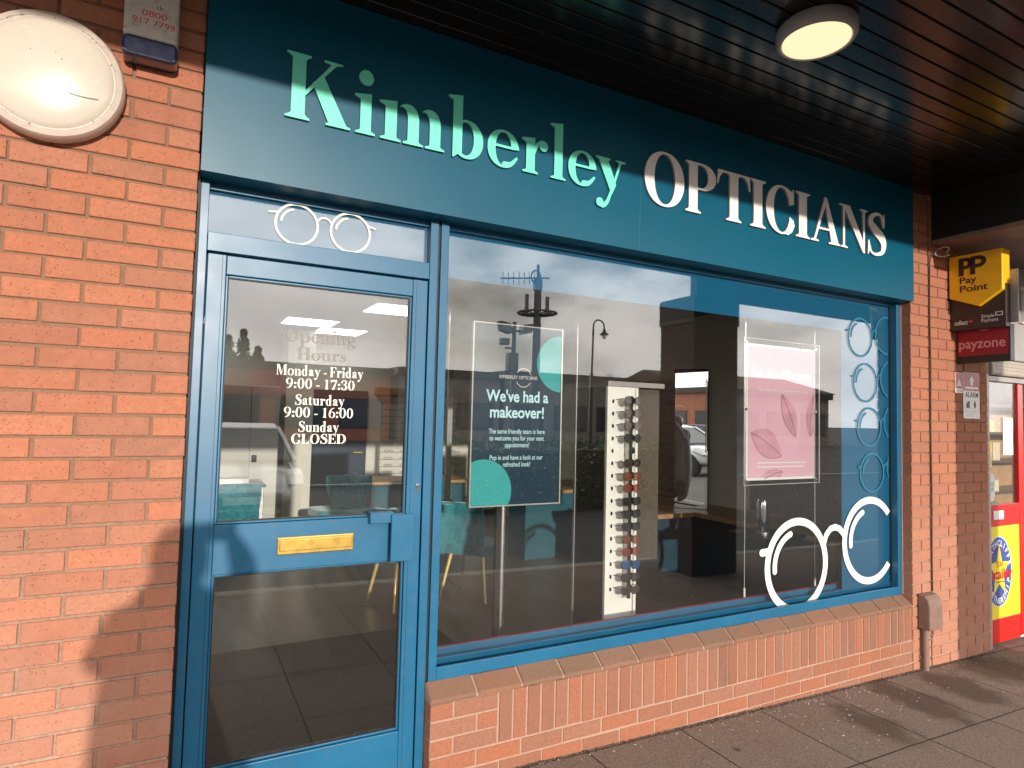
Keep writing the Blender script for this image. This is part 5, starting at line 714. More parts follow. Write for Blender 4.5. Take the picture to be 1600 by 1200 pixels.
# neighbouring shop signs
SX = 4.97
t = thing('pay_sign', 'yellow projecting sign shaped like a downward arrow on a dark brown board', 'sign', (SX, -.2, 2.3))
ya, yb = -.012, -.352
BX('board', 'pp_brown', t, SX+.012, SX+.075, yb-.004, ya+.008, 2.318, 2.62, bevel=.003)
mb = MB(); mb.prism([(ya,2.862),(yb,2.862),(yb,2.575),((ya+yb)/2-.02,2.475),(ya,2.555)], SX-.02, SX+.085, plane='yz'); mb.build('arrow_panel', 'pp_yellow', t, .006)
BX('bracket', 'alum', t, SX+.02, SX+.04, ya+.003, .02, 2.70, 2.735, bevel=.002); BX('bracket', 'alum', t, SX+.078, SX+.09, -.40, -.30, 2.35, 2.72, bevel=.002)
def sansx(txt, name, m, parent, ya_, yb_, x, z, height, weight=0.):
    me = text_mesh(txt, 1., 0, weight, 'LEFT'); xs_ = [v.co.x for v in me.vertices]; a, b = min(xs_), max(xs_); s = (ya_-yb_)/(b-a)
    for v in me.vertices: v.co.x = (v.co.x-a)*s; v.co.y *= height/.73
    return put(me, name, m, parent, face_x(x, ya_, z))
sansx('Pay', 'lettering', 'pp_brown', t, -.085, -.195, SX-.0205, 2.652, .048, .02); sansx('Point', 'lettering', 'pp_brown', t, -.085, -.265, SX-.0205, 2.590, .048, .02)
# two joined P shapes
def pp(y0, w_):
    o = [(0,0),(0,.13),(w_*.55,.13)]+[(w_*.55+.45*w_*math.sin(R(a)), .088+.042*math.cos(R(a))) for a in range(0, 181, 20)]+[(.034,.046),(.034,0)]
    i = [(.034,.072),(.034,.104)]+[(w_*.5+.2*w_*math.sin(R(a)), .088+.016*math.cos(R(a))) for a in range(0, 181, 20)]
    return [o, i]
for y0, w_ in ((-.078, .088), (-.152, .105)):
    put(curve_mesh(pp(0, w_), .0005), 'logo', 'pp_brown', t, face_x(SX-.0208, y0, 2.708))
sansx('collect', 'lettering', 'white_print', t, -.030, -.118, SX+.0115, 2.358, .034, .01); sansx('+', 'lettering', 'red_text', t, -.122, -.152, SX+.0115, 2.36, .036, .03)
sansx('Simple', 'lettering', 'white_print', t, -.205, -.285, SX+.0115, 2.392, .026); sansx('Payment', 'lettering', 'white_print', t, -.205, -.310, SX+.0115, 2.362, .026)
put(curve_mesh([rrect(0,.045,0,.028,.004), rrect(.005,.040,.005,.023,.003)], .0004), 'logo', 'white_print', t, face_x(SX+.0112, -.292, 2.398))
t = thing('payment_sign', 'crimson projecting sign with pale pink lettering, hanging below the yellow one', 'sign', (5.1, -.2, 2.1))
BX('board', 'dark_panel', t, 5.06, 5.12, -.345, .0-.003, 2.085, 2.345, bevel=.003)
BX('red_panel', 'pz_red', t, 5.056, 5.0595, -.335, -.010, 2.135, 2.34, bevel=0)
sansx('payzone', 'lettering', 'pz_pink', t, -.022, -.318, 5.0555, 2.19, .072, .012)
put(curve_mesh([[(.05*math.cos(R(a)), .028*math.sin(R(a))) for a in range(180, 361, 12)]], .0004), 'logo', 'white_print', t, face_x(5.0552, -.185, 2.342))
# alarm stickers
def sticker(label, x0, x1, z0, z1, red, big):
    s = thing('warning_sign', label, 'sign', ((x0+x1)/2, 0, z0))
    BX('plate', 'white_print', s, x0, x1, -.006, -.001, z0, z1, bevel=.001)
    BX('red_field', 'pz_red', s, x0+.004, x1-.004, -.0068, -.0061, red, z1-.004, bevel=0)
    c = (x0+x1)/2; hh = z1-red
    if big:
        put(curve_mesh([[(c-.035,red+hh*.52),(c,red+hh*.86),(c+.035,red+hh*.52),(c+.018,red+hh*.5),(c+.018,red+hh*.3),(c-.018,red+hh*.3),(c-.018,red+hh*.5)]], .0003), 'logo', 'white_print', s, face_y(0, -.0072, 0))
        BX('text_line', 'white_print', s, x0+.022, x1-.022, -.0072, -.0069, red+.014, red+.03, bevel=0)
        sans('ALARM', 'lettering', 'black', s, x0+.02, x1-.02, -.0064, red-.05, height=.042, weight=.02)
        put(curve_mesh([[(c-.075,red-.13),(c-.03,red-.13),(c-.03,red-.075),(c-.06,red-.085),(c-.075,red-.1)]], .0003), 'camera_mark', 'black', s, face_y(0, -.0066, 0))
        put(curve_mesh([[(c+.035,red-.13),(c+.05,red-.13),(c+.06,red-.10),(c+.043,red-.07),(c+.026,red-.10)]], .0003), 'lamp_mark', 'black', s, face_y(0, -.0066, 0))
        for i in range(4):
            BX('text_line', 'alarm_blue', s, x0+.02, x1-.02, -.0064, -.0061, z0+.02+.017*i, z0+.025+.017*i, bevel=0)
    else:
        put(curve_mesh([[(c-.03,red+.02),(c+.03,red+.02),(c,red+.075)]], .0003), 'logo', 'white_print', s, face_y(0, -.0072, 0))
        BX('text_line', 'pz_red', s, x0+.01, x1-.01, -.0064, -.0061, z0+.012, z0+.02, bevel=0)
sticker('narrow red and white warning sticker beside the taller alarm notice', 5.030, 5.131, 1.868, 2.018, 1.90, False)
sticker('tall red and white notice with two pictograms reading ALARM on the brick pier', 5.140, 5.364, 1.680, 2.028, 1.89, True)

# ================================================================== NEIGHBOURING SHOP
t = thing('neighbour_shopfront', 'grey metal shopfront and shutter box of the neighbouring shop', 'shopfront', (7, .05, 0))
BX('jamb', 'alum', t, 5.496, 5.562, .02, .12, -.15, 2.16, bevel=.003)
BX('shutter_box', 'shutter', t, 5.5635, 9.0, .0, .2, 2.03, 2.158, bevel=.012)
mb = MB()
for i in range(4): mb.box(5.5645, 9.0, -.004-.0*i, -.0005, 2.045+.028*i, 2.064+.028*i)
mb.build('shutter_slats', 'shutter', t, .004)
BX('fascia', 'rim_grey', t, 5.47, 9.0, .0, .2, 2.161, 2.93, bevel=.004)
BX('shutter_guide', 'alum', t, 5.5635, 9.0, .03, .1, 1.985, 2.025, bevel=.002)
put(curve_mesh(glyph_fit('I', 5.985, 6.22, 2.47, .30), .012), 'fascia_letter', 'white_acr', t, face_y(0, -.0135, 0))
t = thing('red_shop_door', 'red and yellow door of the neighbouring shop with a blue round badge poster', 'door', (5.9, .06, 0))
BX('stile', 'red_gloss', t, 6.06, 6.14, .045, .09, -.04, 1.98, bevel=.003)
BX('middle_rail', 'red_gloss', t, 5.566, 6.0595, .046, .089, .842, 1.012, bevel=.003)
BX('bottom_panel', 'red_gloss', t, 5.566, 6.0595, .05, .085, -.06, .125, bevel=.003)
BX('yellow_panel', 'poster_yellow', t, 5.566, 6.0595, .0505, .0845, .1265, .8405, bevel=.002)
lb = BX('letter_plate', 'paper', t, 5.645, 5.80, .0395, .0455, .895, .965, bevel=.004)
BX('glass_pane', 'glass', t, 5.568, 6.0595, .062, .067, 1.0125, 1.98, bevel=0)
bx, bz = 5.73, .49
def elp(rx, rz, n=48): return [(bx+rx*math.cos(2*math.pi*i/n), bz+rz*math.sin(2*math.pi*i/n)) for i in range(n)]
put(curve_mesh([elp(.195,.275)], .0004), 'badge_rim', 'white_print', t, face_y(0, .0498, 0))
put(curve_mesh([elp(.188,.267), ], .0004), 'badge', 'badge_blue', t, face_y(0, .0489, 0))
put(curve_mesh([elp(.130,.187)], .0004), 'badge_ring', 'pz_red', t, face_y(0, .0480, 0))
put(curve_mesh([elp(.124,.180)], .0004), 'badge_centre', 'badge_blue', t, face_y(0, .0471, 0))
star = [(bx+(.150 if i % 2 == 0 else .068)*math.sin(math.pi*i/5), bz+(.215 if i % 2 == 0 else .095)*math.cos(math.pi*i/5)) for i in range(10)]
put(curve_mesh([star], .0004), 'star', 'poster_yellow', t, face_y(0, .0462, 0))
sans('STAR', 'lettering', 'red_gloss', t, bx-.045, bx+.062, .0452, bz+.035, height=.045, weight=.02)
sans('Retailer', 'lettering', 'red_gloss', t, bx-.185, bx+.19, .0450, bz-.055, height=.082, weight=.03)
BX('text_line', 'black', t, bx-.05, bx+.07, .0455, .0458, bz-.085, bz-.078, bevel=0)
def arc_text(txt, rx, rz, a0, a1, up):
    for i, ch in enumerate(txt):
        a = R(a0+(a1-a0)*i/(len(txt)-1)); me = text_mesh(ch, .062, 0, .0015)
        x, z = bx+rx*math.cos(a), bz+rz*math.sin(a); rot = a-math.pi/2 if up else a+math.pi/2
        put(me, 'lettering', 'white_print', t, Matrix.Translation((x, .0478, z)) @ Matrix.Rotation(-rot, 4, 'Y') @ Matrix(((1,0,0,0),(0,0,-1,0),(0,1,0,0),(0,0,0,1))))
arc_text('NORTHCLIFFE', .140, .200, 165, 15, True); arc_text('PARTNERSHIP', .172, .250, 200, 340, False)
tag(BX('paper_notice', 'paper', None, 5.845, 6.00, .058, .0605, 1.40, 1.70, bevel=0), 'white paper notice stuck inside the neighbouring shop door glass', 'notice')
tag(MB().prism(rrect(5.605, 5.705, 1.035, 1.255, .048), .0575, .0605).build('oval_sticker', 'white_print'), 'tall white oval sticker reading DROP OFF on the door glass', 'sticker')
stk = bpy.data.objects['oval_sticker']; 
sans('DROP', 'lettering', 'teal_print', stk, 5.618, 5.692, .0572, 1.155, height=.034, weight=.02); sans('OFF', 'lettering', 'teal_print', stk, 5.625, 5.685, .0572, 1.112, height=.034, weight=.02)
tag(BX('yellow_sticker', 'paper', None, 5.585, 5.665, .0575, .0605, 1.31, 1.405, bevel=0), 'small cream and yellow sticker low on the shop door glass', 'sticker')
BX('yellow_patch', 'poster_yellow', bpy.data.objects['yellow_sticker'], 5.625, 5.66, .0568, .0574, 1.325, 1.385, bevel=0)
tag(BX('blue_sticker', 'sky_print', None, 5.5685, 5.60, .0575, .0605, 1.03, 1.20, bevel=0), 'pale blue sticker at the edge of the shop door glass', 'sticker')
tag(sheet('neighbour_floor', [5.5, 6, 7, 8, 9.5], [.1, 2, 4], .01, 'floor'), kind='structure')
mb = MB(); mb.box(5.5,9.5,3.0,3.1,-.2,2.9); mb.box(9.4,9.5,.2,3.0,-.2,2.9); mb.box(5.40,5.49,.26,3.0,-.3,2.9); mb.box(5.5,9.4,.2,3.0,2.9,3.0); tag(mb.build('neighbour_walls', 'wall_white'), kind='structure')
t = thing('grocery_shelves', 'dark shop shelving packed with goods behind the neighbouring door glass', 'shelves', (6.6, 1.0, 0))
for z in (.3, .62, .94, 1.26, 1.55, 1.84): BX('shelf', 'desk_dark', t, 5.7, 8.6, .8, 1.2, z, z+.02, bevel=0)
BX('back_board', 'wood', t, 5.7, 8.6, 1.2, 1.22, 0, 2.3, bevel=0)
PC = [plain('carton_%s' % n, c, .5, 0, .2, 25) for n, c in (('orange',(.6,.16,.02)),('cream',(.6,.52,.36)),('brown',(.16,.08,.04)),('green',(.08,.2,.06)),('grey',(.25,.24,.25)),('yellow',(.6,.42,.05)))]
x = 5.72; i = 0
for z in (.32, .64, .96, 1.28, 1.57, 1.86):
    x = 5.74
    while x < 7.4:
        wd = random.uniform(.07, .15); hh = random.uniform(.12, .24); ci = random.randrange(6)
        o = BX('grocery_pack', PC[ci], None, x, x+wd, .84, 1.0, z+.001, z+hh, bevel=.006)
        tag(o, 'small packaged goods standing on the neighbouring shop shelves', 'package', 'goods on the neighbouring shop shelves'); x += wd+random.uniform(.008, .03)

# ================================================================== SHOP INTERIOR
FZ = .02
mb = MB(); mb.box(-1.6, 4.85, .2, 6.75, FZ-.1, FZ); tag(mb.build('shop_floor', 'floor'), kind='structure')
tag(BX('entrance_mat', 'carpet', None, -.6, 1.75, .30, 2.0, FZ, FZ+.006, bevel=0), 'dark entrance mat on the floor just inside the glazed door', 'mat')
mb = MB(); mb.box(-1.7, 4.9, 6.6, 6.75, FZ, 2.75); tag(mb.build('back_wall', 'wall_white'), kind='structure')
mb = MB(); mb.box(-1.7, -1.5, .26, 6.6, FZ, 2.75); mb.box(4.72, 4.86, .26, 6.6, FZ, 2.75); mb.box(.979, 4.45, .201, .25, FZ, .43); tag(mb.build('side_walls', 'wall_white'), kind='structure')
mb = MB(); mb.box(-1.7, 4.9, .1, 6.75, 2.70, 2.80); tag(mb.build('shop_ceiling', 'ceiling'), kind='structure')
mb = MB(); mb.box(-1.5, 1.53, 6.58, 6.599, FZ, .11); mb.box(2.46, 4.7, 6.58, 6.599, FZ, .11); tag(mb.build('skirting_board', 'skirting'), kind='structure')
for i, (x, y) in enumerate(((1.33,5.27),(1.84,5.92),(1.95,3.75),(.1,5.9))):
    t = thing('ceiling_panel_light', ['lit square ceiling panel above the navy door, left one of the pair','lit square ceiling panel above the navy door, right one of the pair','lit square ceiling panel nearest the top right corner of the door glass','lit square ceiling panel in the back left corner'][i], 'ceiling light', (x, y, 2.7), 'lit ceiling panels inside the optician')
    BX('trim', 'rim_white', t, x-.31, x+.31, y-.31, y+.31, 2.69, 2.699, bevel=0); BX('diffuser', 'panel_light', t, x-.29, x+.29, y-.29, y+.29, 2.684, 2.6895, bevel=0)
t = thing('back_door', 'navy flush door with a brass handle at the back of the shop', 'door', (2, 6.59, FZ))
BX('leaf', 'door_navy', t, 1.56, 2.42, 6.56, 6.598, FZ, 1.93, bevel=.004); BX('handle', 'brass', t, 2.22, 2.36, 6.51, 6.53, 1.03, 1.05, bevel=.004)
BX('vision_panel', 'dado', t, 1.70, 1.76, 6.556, 6.5595, .9, 1.7, bevel=0)
t = thing('white_pillar', 'white boxed pillar left of the navy door with a teal foot', 'pillar', (1.3, 6.2, FZ))
BX('shaft', 'wall_white', t, 1.20, 1.545, 6.0, 6.599, .12, 2.699, bevel=.004); BX('foot', 'skirting', t, 1.195, 1.55, 5.99, 6.599, FZ, .1195, bevel=.003)
t = thing('tall_cabinet', 'pale grey two door cabinet at the back left of the shop', 'cabinet', (.6, 5.9, FZ))
BX('carcass', 'cabinet', t, -.10, 1.10, 5.83, 6.40, FZ, 1.92, bevel=.003)
BX('cabinet_door', 'cabinet', t, -.09, .765, 5.805, 5.829, .10, 1.91, bevel=.003); BX('cabinet_door', 'cabinet', t, .772, 1.09, 5.805, 5.829, .10, 1.91, bevel=.003)
BX('lock_plate', 'black', t, .795, .855, 5.797, 5.8045, .97, 1.06, bevel=.003)
# reception desk (left) and consulting desk
t = thing('reception_desk', 'desk with a dark top in front of the grey cabinet', 'desk', (.2, 5, FZ))
BX('desk_top', 'desk_dark', t, -.6, .86, 4.78, 5.45, .775, .80, bevel=.004)
for x in (-.55, .80): BX('leg', 'steel', t, x, x+.04, 4.82, 5.42, FZ, .7745, bevel=.003)
tag(BX('tissue_box', 'frame_silver', None, .40, .70, 4.95, 5.1, .801, .86, bevel=.004), 'low silver box on top of the dark desk', 'box')
t = thing('dispensing_desk', 'desk with an oak top and teal front panel near the back of the shop', 'desk', (2.6, 5.3, FZ))
BX('desk_top', 'wood', t, 2.08, 3.4, 5.0, 5.7, .735, .775, bevel=.003); BX('front_panel', 'skirting', t, 2.16, 3.35, 5.10, 5.15, FZ, .7345, bevel=.003); BX('end_panel', 'dado', t, 2.10, 2.155, 5.05, 5.65, FZ, .7345, bevel=.003)
# wall display boards and spectacles
def spec_proto():
    o = thing('spectacles', 'pair of spectacles on a wall display board inside the shop', 'spectacles', (0,0,0), 'spectacles on the wall display boards')
    mb = MB()
    for s in (-1, 1): mb.tube([(s*.036+.024*math.cos(a), 0, .019*math.sin(a)) for a in [i*math.pi/7 for i in range(14)]], .0022, 5, closed=True)
    mb.tube([(-.012,0,.006),(0,-.003,.011),(.012,0,.006)], .002, 5); mb.build('rim', 'frame_black', o)
    mb = MB()
    for s in (-1, 1): mb.tube([(s*.060,0,.01),(s*.064,.05,.008),(s*.064,.12,.0)], .0018, 5)
    mb.build('temple', 'frame_black', o)
    return o
sp0 = None
def put_spec(x, y, z, rz, label):
    global sp0
    if sp0 is None: sp0 = spec_proto(); o = sp0
    else: o = copy_tree(sp0)
    o.location = (x, y, z); o.rotation_euler = (0, 0, rz); o['label'] = label
t = thing('display_board', 'pale back wall display board of spectacles beside the navy door', 'display board', (2.9, 6.5, .7))
BX('board', 'wall_white', t, 2.62, 3.9, 6.55, 6.598, .66, 1.88, bevel=.002); BX('cornice', 'wood', t, 2.52, 4.0, 6.45, 6.598, 1.885, 1.99, bevel=.003)
for k in range(11): BX('rod', 'steel', t, 2.60, 3.9, 6.52, 6.535, .72+.105*k, .732+.105*k, bevel=0)
for k in range(11):
    for i in range(5): put_spec(2.74+.25*i, 6.50, .745+.105*k, 0, 'spectacles on the pale display board beside the navy door')
for j, (ya, yb) in enumerate(((.35, 1.55), (2.15, 3.6))):
    t = thing('display_board', ['brown right wall display board of spectacles nearest the window','brown right wall display board of spectacles behind the upright mirror'][j], 'display board', (4.68, (ya+yb)/2, .8))
    BX('board', 'bronze', t, 4.66, 4.719, ya, yb, .80, 2.05, bevel=.002)
    for k in range(10):
        for i in range(5 if j == 0 else 4): put_spec(4.60, ya+.13+i*.235, .88+.115*k, -math.pi/2, 'spectacles on the brown right wall display board '+('nearest the window' if j == 0 else 'behind the upright mirror'))
t = thing('side_counter', 'long navy counter with an oak top along the right wall of the shop', 'counter', (4.4, 2, FZ))
BX('worktop', 'wood', t, 4.15, 4.715, .36, 4.6, .745, .785, bevel=.003); BX('front_panel', 'dado', t, 4.22, 4.71, .40, 4.58, FZ, .7445, bevel=.003)
for j, (x0, y0) in enumerate(((3.72, 1.72), (3.40, 3.55))):
    t = thing('counter_return', ['oak topped counter wing that carries the upright mirror','oak topped teal counter wing behind the white sunglasses column'][j], 'counter', (x0+.2, y0+.2, FZ))
    BX('worktop', 'wood', t, x0, 4.146, y0, y0+.5, .745, .785, bevel=.003); BX('front_panel', 'skirting' if j else 'dado', t, x0+.05, 4.146, y0+.05, y0+.45, FZ, .7445, bevel=.003)
t = thing('upright_mirror', 'upright rectangular mirror on the counter wing reflecting the street', 'mirror', (4.27, 1.9, .786))
ORG[t.name] = (0, 0, 0)
BX('glass', 'mirror', t, -.152, .147, 0, .006, .004, 1.31, bevel=0); BX('back', 'dark_panel', t, -.160, .155, .0065, .04, 0, 1.32, bevel=.003)
t.location = (4.27, 1.90, .786); t.rotation_euler = (0, 0, R(-42))
t = thing('vanity_mirror', 'small shiny oval mirror on a stand near the pink poster', 'mirror', (3.9, .7, .7))
MB().lathe([(.001,.135),(.02,.13),(.038,.11),(.045,.08),(.046,-.05),(.04,-.08),(.02,-.1),(.001,-.105)], (3.885,.75,.93), 'z', 24).build('oval', 'chrome', t, smooth=True)
MB().lathe([(.05,0),(.05,.012),(.012,.02),(.012,.06)], (3.885,.75,.785), 'z', 20).build('foot', 'steel', t, smooth=True)
tag(BX('display_shelf', 'dark_panel', None, 3.70, 4.146, .58, .95, .755, .784, bevel=.003), 'dark shelf carrying the small oval mirror', 'shelf')
# dark shop wall behind the right part of the window
t = thing('striplight_post', 'perforated grey display post left inside the window', 'post', (2.43, 3.42, FZ))
BX('upright', 'steel', t, 2.40, 2.455, 3.4, 3.44, .75, 2.69, bevel=.002); BX('base', 'alum', t, 2.375, 2.48, 3.38, 3.46, FZ, .7495, bevel=.003)

# ---- chairs
def tufted(mb, w, h, d, nx=18, nz=16):
    vs = []
    for s in (0, 1):
        for j in range(nz+1):
            for i in range(nx+1):
                u, v = i/nx*2-1, j/nz
                x = u*w/2; z = v*h; curve = .07*u*u
                edge = (1-min(1, (1-abs(u))*8))**2+(1-min(1, v*10))**2+(1-min(1, (1-v)*8))**2
                puff = 1.7*abs(math.sin((u*2.5+v*2.5)*math.pi/1.0*.6))*abs(math.sin((u*2.5-v*2.5)*math.pi*.6))
                y = (d*.5+.018*puff**.6-.025*min(1, edge))*(1 if s else -1)
                vs.append((x*(1-.12*(1-v)*(1-v)), y-curve*1.1-.10*v, z))
    q = (nx+1)*(nz+1); fs = []
    for j in range(nz):
        for i in range(nx):
            a = j*(nx+1)+i; fs += [(a, a+1, a+nx+2, a+nx+1), (q+a, q+a+nx+1, q+a+nx+2, q+a+1)]
    for i in range(nx): fs += [(i, q+i, q+i+1, i+1), (nz*(nx+1)+i, nz*(nx+1)+i+1, q+nz*(nx+1)+i+1, q+nz*(nx+1)+i)]
    for j in range(nz):
        a = j*(nx+1); b = a+nx; fs += [(a, a+nx+1, q+a+nx+1, q+a), (b, q+b, q+b+nx+1, b+nx+1)]
    return mb.add(vs, fs)
def chair_proto():
    o = thing('velvet_chair', '', 'chair', (0,0,0), 'teal velvet chairs inside the shop')
    mb = MB(); tufted(mb, .47, .42, .05); 
    for i, v in enumerate(mb.v): mb.v[i] = (v[0], -v[1]*-1-.20, v[2]+.43)
    mb.build('backrest', 'velvet', o, smooth=True)
    mb = MB(); mb.prism(rrect(-.24, .24, -.22, .24, .10, 8), .385, .475, plane='xy'); mb.build('seat', 'velvet', o, .028, seg=4)
    for sx, sy in ((-1,-1),(1,-1),(-1,1),(1,1)):
        MB().tube([(sx*.15, sy*.14, .39), (sx*.215, sy*.215, 0)], [.019, .012], 10).build('leg', 'gold', o, smooth=True)
    return o
ch0 = chair_proto()
spots = [(2.36,2.60,-48,'teal tufted chair with gold legs behind the poster stand, fully in view'),(1.72,2.62,14,'teal tufted chair half hidden by the window frame beside the door'),
         (1.92,4.72,-150,'teal tufted chair in front of the oak desk, in line with the navy door'),(1.62,4.95,100,'dark shaded teal chair left of the oak desk'),(2.45,4.55,10,'shaded teal chair directly under the oak desk edge'),
         (.52,4.62,0,'teal tufted chair pushed against the dark topped desk')]
for i, (x, y, a, lab) in enumerate(spots):
    o = ch0 if i == 0 else copy_tree(ch0); o.location = (x, y, FZ); o.rotation_euler = (0, 0, R(a)); o['label'] = lab

# ---- poster stand
t = thing('poster_stand', 'framed navy poster saying a makeover has happened, on a dark chrome pole', 'poster stand', (1.58, .4, FZ))
X0, X1, Z0, Z1 = 1.298, 1.856, 1.135, 2.106
BX('poster', 'navy', t, X0+.012, X1-.012, .392, .41, Z0+.012, Z1-.012, bevel=0)
for a in ((X0+.004, X0+.0118, Z0+.004, Z1-.004), (X1-.0118, X1-.004, Z0+.004, Z1-.004), (X0+.012, X1-.012, Z0+.004, Z0+.0118), (X0+.012, X1-.012, Z1-.0118, Z1-.004)): BX('frame', 'frame_silver', t, a[0], a[1], .384, .415, a[2], a[3], bevel=.002)
def circ_clip(cx, cz, r, x0, x1, z0, z1, n=72):
    return [(min(x1, max(x0, cx+r*math.cos(2*math.pi*i/n))), min(z1, max(z0, cz+r*math.sin(2*math.pi*i/n)))) for i in range(n)]
put(curve_mesh([circ_clip(X0+.085, Z0+.085, .165, X0+.0125, X1-.0125, Z0+.0125, Z1-.0125)], .0003), 'teal_circle', 'teal_print', t, face_y(0, .3913, 0))
put(curve_mesh([circ_clip(X1-.012, Z1-.20, .155, X0+.0125, X1-.0125, Z0+.0125, Z1-.0125)], .0003), 'teal_circle', 'teal_print', t, face_y(0, .3913, 0))
cx = (X0+X1)/2
YS = .3908
sans("We've had a", 'lettering', 'sky_print', t, cx-.190, cx+.188, YS, 1.690, height=.062, weight=.022); sans('makeover!', 'lettering', 'sky_print', t, cx-.165, cx+.162, YS, 1.605, height=.062, weight=.022)
for s, hw, z in (('The same friendly team is here', .170, 1.520), ('to welcome you for your next', .165, 1.484), ('appointment!', .073, 1.448), ('Pop in and have a look at our', .160, 1.382), ('refreshed look!', .082, 1.346)):
    sans(s, 'lettering', 'sky_print', t, cx-hw, cx+hw, YS, z, height=.026, weight=.008)
sans('KIMBERLEY OPTICIANS', 'lettering', 'white_print', t, cx-.115, cx+.115, YS, 1.812, height=.019)
mb = MB(); band(mb, arc(cx+.03, 1.825, .045, 20, 150, 20), .003, YS); band(mb, arc(cx+.03, 1.815, .045, 205, 330, 20), .003, YS); mb.build('logo', 'white_print', t)
MB().tube([(1.515,.42,FZ),(1.515,.42,1.2)], .019, 20).build('pole', 'steel', t, smooth=True)
BX('pole_dark_reflection', 'dark_panel', t, 1.474, 1.4955, .405, .435, FZ, 1.2, bevel=.002)  # dark bar added to imitate the dark reflection along the single pole
BX('base', 'dark_panel', t, 1.33, 1.70, .32, .62, FZ, FZ+.012, bevel=.004)

# ---- sunglasses column
t = thing('sunglasses_column', 'tall white display column holding a ladder of sunglasses behind the window glass', 'display stand', (2.2, .35, .02))
RX0, RX1, RY = 2.100, 2.318, .30
BX('front_panel', 'rack_white', t, RX0, RX1-.028, RY, RY+.02, .50, 1.795, bevel=.001)
BX('channel', 'frame_silver', t, RX1-.0275, RX1-.018, RY+.001, RY+.018, .50, 1.795, bevel=.001)
BX('edge_strip', 'rack_white', t, RX1-.0175, RX1, RY, RY+.02, .50, 1.795, bevel=.001)
BX('body', 'dark_panel', t, RX0, RX1+.02, RY+.0205, .62, FZ, 1.795, bevel=.002)
BX('back_edge', 'frame_silver', t, RX0-.006, RX0-.0005, .605, .625, FZ, 2.69, bevel=.001)
BX('top_bar', 'alum', t, RX0-.003, 2.505, RY-.01, RY+.06, 1.7955, 1.825, bevel=.002)
BX('lower_panel', 'rack_white', t, RX0, RX1, RY, RY+.02, FZ, .499, bevel=.001)
BX('side_board', 'bronze', t, RX1+.0205, 2.50, RY+.03, RY+.045, .80, 1.795, bevel=.002)
mb = MB(); SXc = 2.228
rows = [1.715-.0697*i for i in range(16)]
BX('strip', 'frame_black', t, SXc-.011, SXc+.008, RY-.055, RY-.045, .62, 1.742, bevel=.001)
mb = MB()
for z in rows: mb.prism([(SXc+.0085, z-.018), (SXc+.024, z-.012), (SXc+.024, z+.012), (SXc+.0085, z+.022)], RY-.058, RY-.046)
mb.build('nose_bracket', 'frame_black', t, .001)
BX('strip_back', 'frame_silver', t, SXc-.005, SXc+.003, RY-.0445, RY-.0005, .62, 1.742, bevel=0)
mb = MB()
for z in rows: mb.prism([(2.137+.0065*math.cos(a*.524), z-.004+.0115*math.sin(a*.524)) for a in range(12)], RY-.004, RY-.0003)
mb.build('temple_slot', 'frame_black', t)
def sunglasses(label, shape, fr, ln):
    o = thing('sunglasses', label, 'sunglasses', (0,0,0), 'sunglasses on the white column'); mb = MB(); ml = MB()
    for s in (-1, 1):
        cx = s*.0335; pts = []
        for i in range(20):
            a = 2*math.pi*i/20; c, d = math.cos(a), math.sin(a)
            if shape == 'round': p = (cx+.0235*c, .0225*d)
            else:
                e_ = .62; p = (cx+.0275*math.copysign(abs(c)**e_, c), (.0195 if d > 0 else .0225)*math.copysign(abs(d)**e_, d)-.001+.003*s*c)
            pts.append(p)
        mb.tube([(p[0], .006*(abs(p[0])/.06)**2, p[1]) for p in pts], .0026, 6, closed=True)
        ml.prism(pts, -.0006, .0006)
    mb.tube([(-.0105,-.001,.006),(0,-.004,.0095),(.0105,-.001,.006)], .0018, 6)
    mb.build('rim', fr, o, smooth=True); ml.build('lens', ln, o)
    for s in (-1, 1):
        MB().tube([(s*.059,.002,.009),(s*.066,.014,.009),(s*.069,.066,.002)], .0022, 6).build('temple', fr, o, smooth=True)
    return o
KIND = [('round','frame_black','lens_grey','black round'),('round','frame_brown','lens_grey','brown round'),('round','frame_brown','lens_grey','brown round'),('round','frame_black','lens_dark','black round dark'),None,
        ('round','frame_brown','lens_dark','brown round dark'),('square','frame_brown','lens_brown','brown square amber'),('round','frame_red','lens_brown','bright red'),('square','frame_black','lens_dark','black square'),
        ('square','frame_black','lens_dark','black square'),('square','frame_black','lens_dark','black square'),('square','frame_brown','lens_brown','brown square'),('round','frame_red','lens_brown','rust red lens'),('square','frame_black','lens_blue','mirrored blue'),
        ('square','frame_black','lens_dark','black square'),('square','frame_brown','lens_dark','brown square dark')]
ordn = ['first','second','third','fourth','fifth','sixth','seventh','eighth','ninth','tenth','eleventh','twelfth','thirteenth','fourteenth','fifteenth','sixteenth']
protos = {}
n_ = 0
for i, (kd, z) in enumerate(zip(KIND, rows)):
    if kd is None: continue
    lab = '%s sunglasses, %s pair from the top of the white column' % (kd[3], ordn[n_]); n_ += 1
    key = kd[:3]
    if key not in protos: o = protos[key] = sunglasses(lab, *key)
    else: o = copy_tree(protos[key])
    o['label'] = lab; o.location = (SXc, RY-.068, z); o.rotation_euler = (R(random.uniform(-3, 6)), R(random.uniform(-2, 2)), 0)

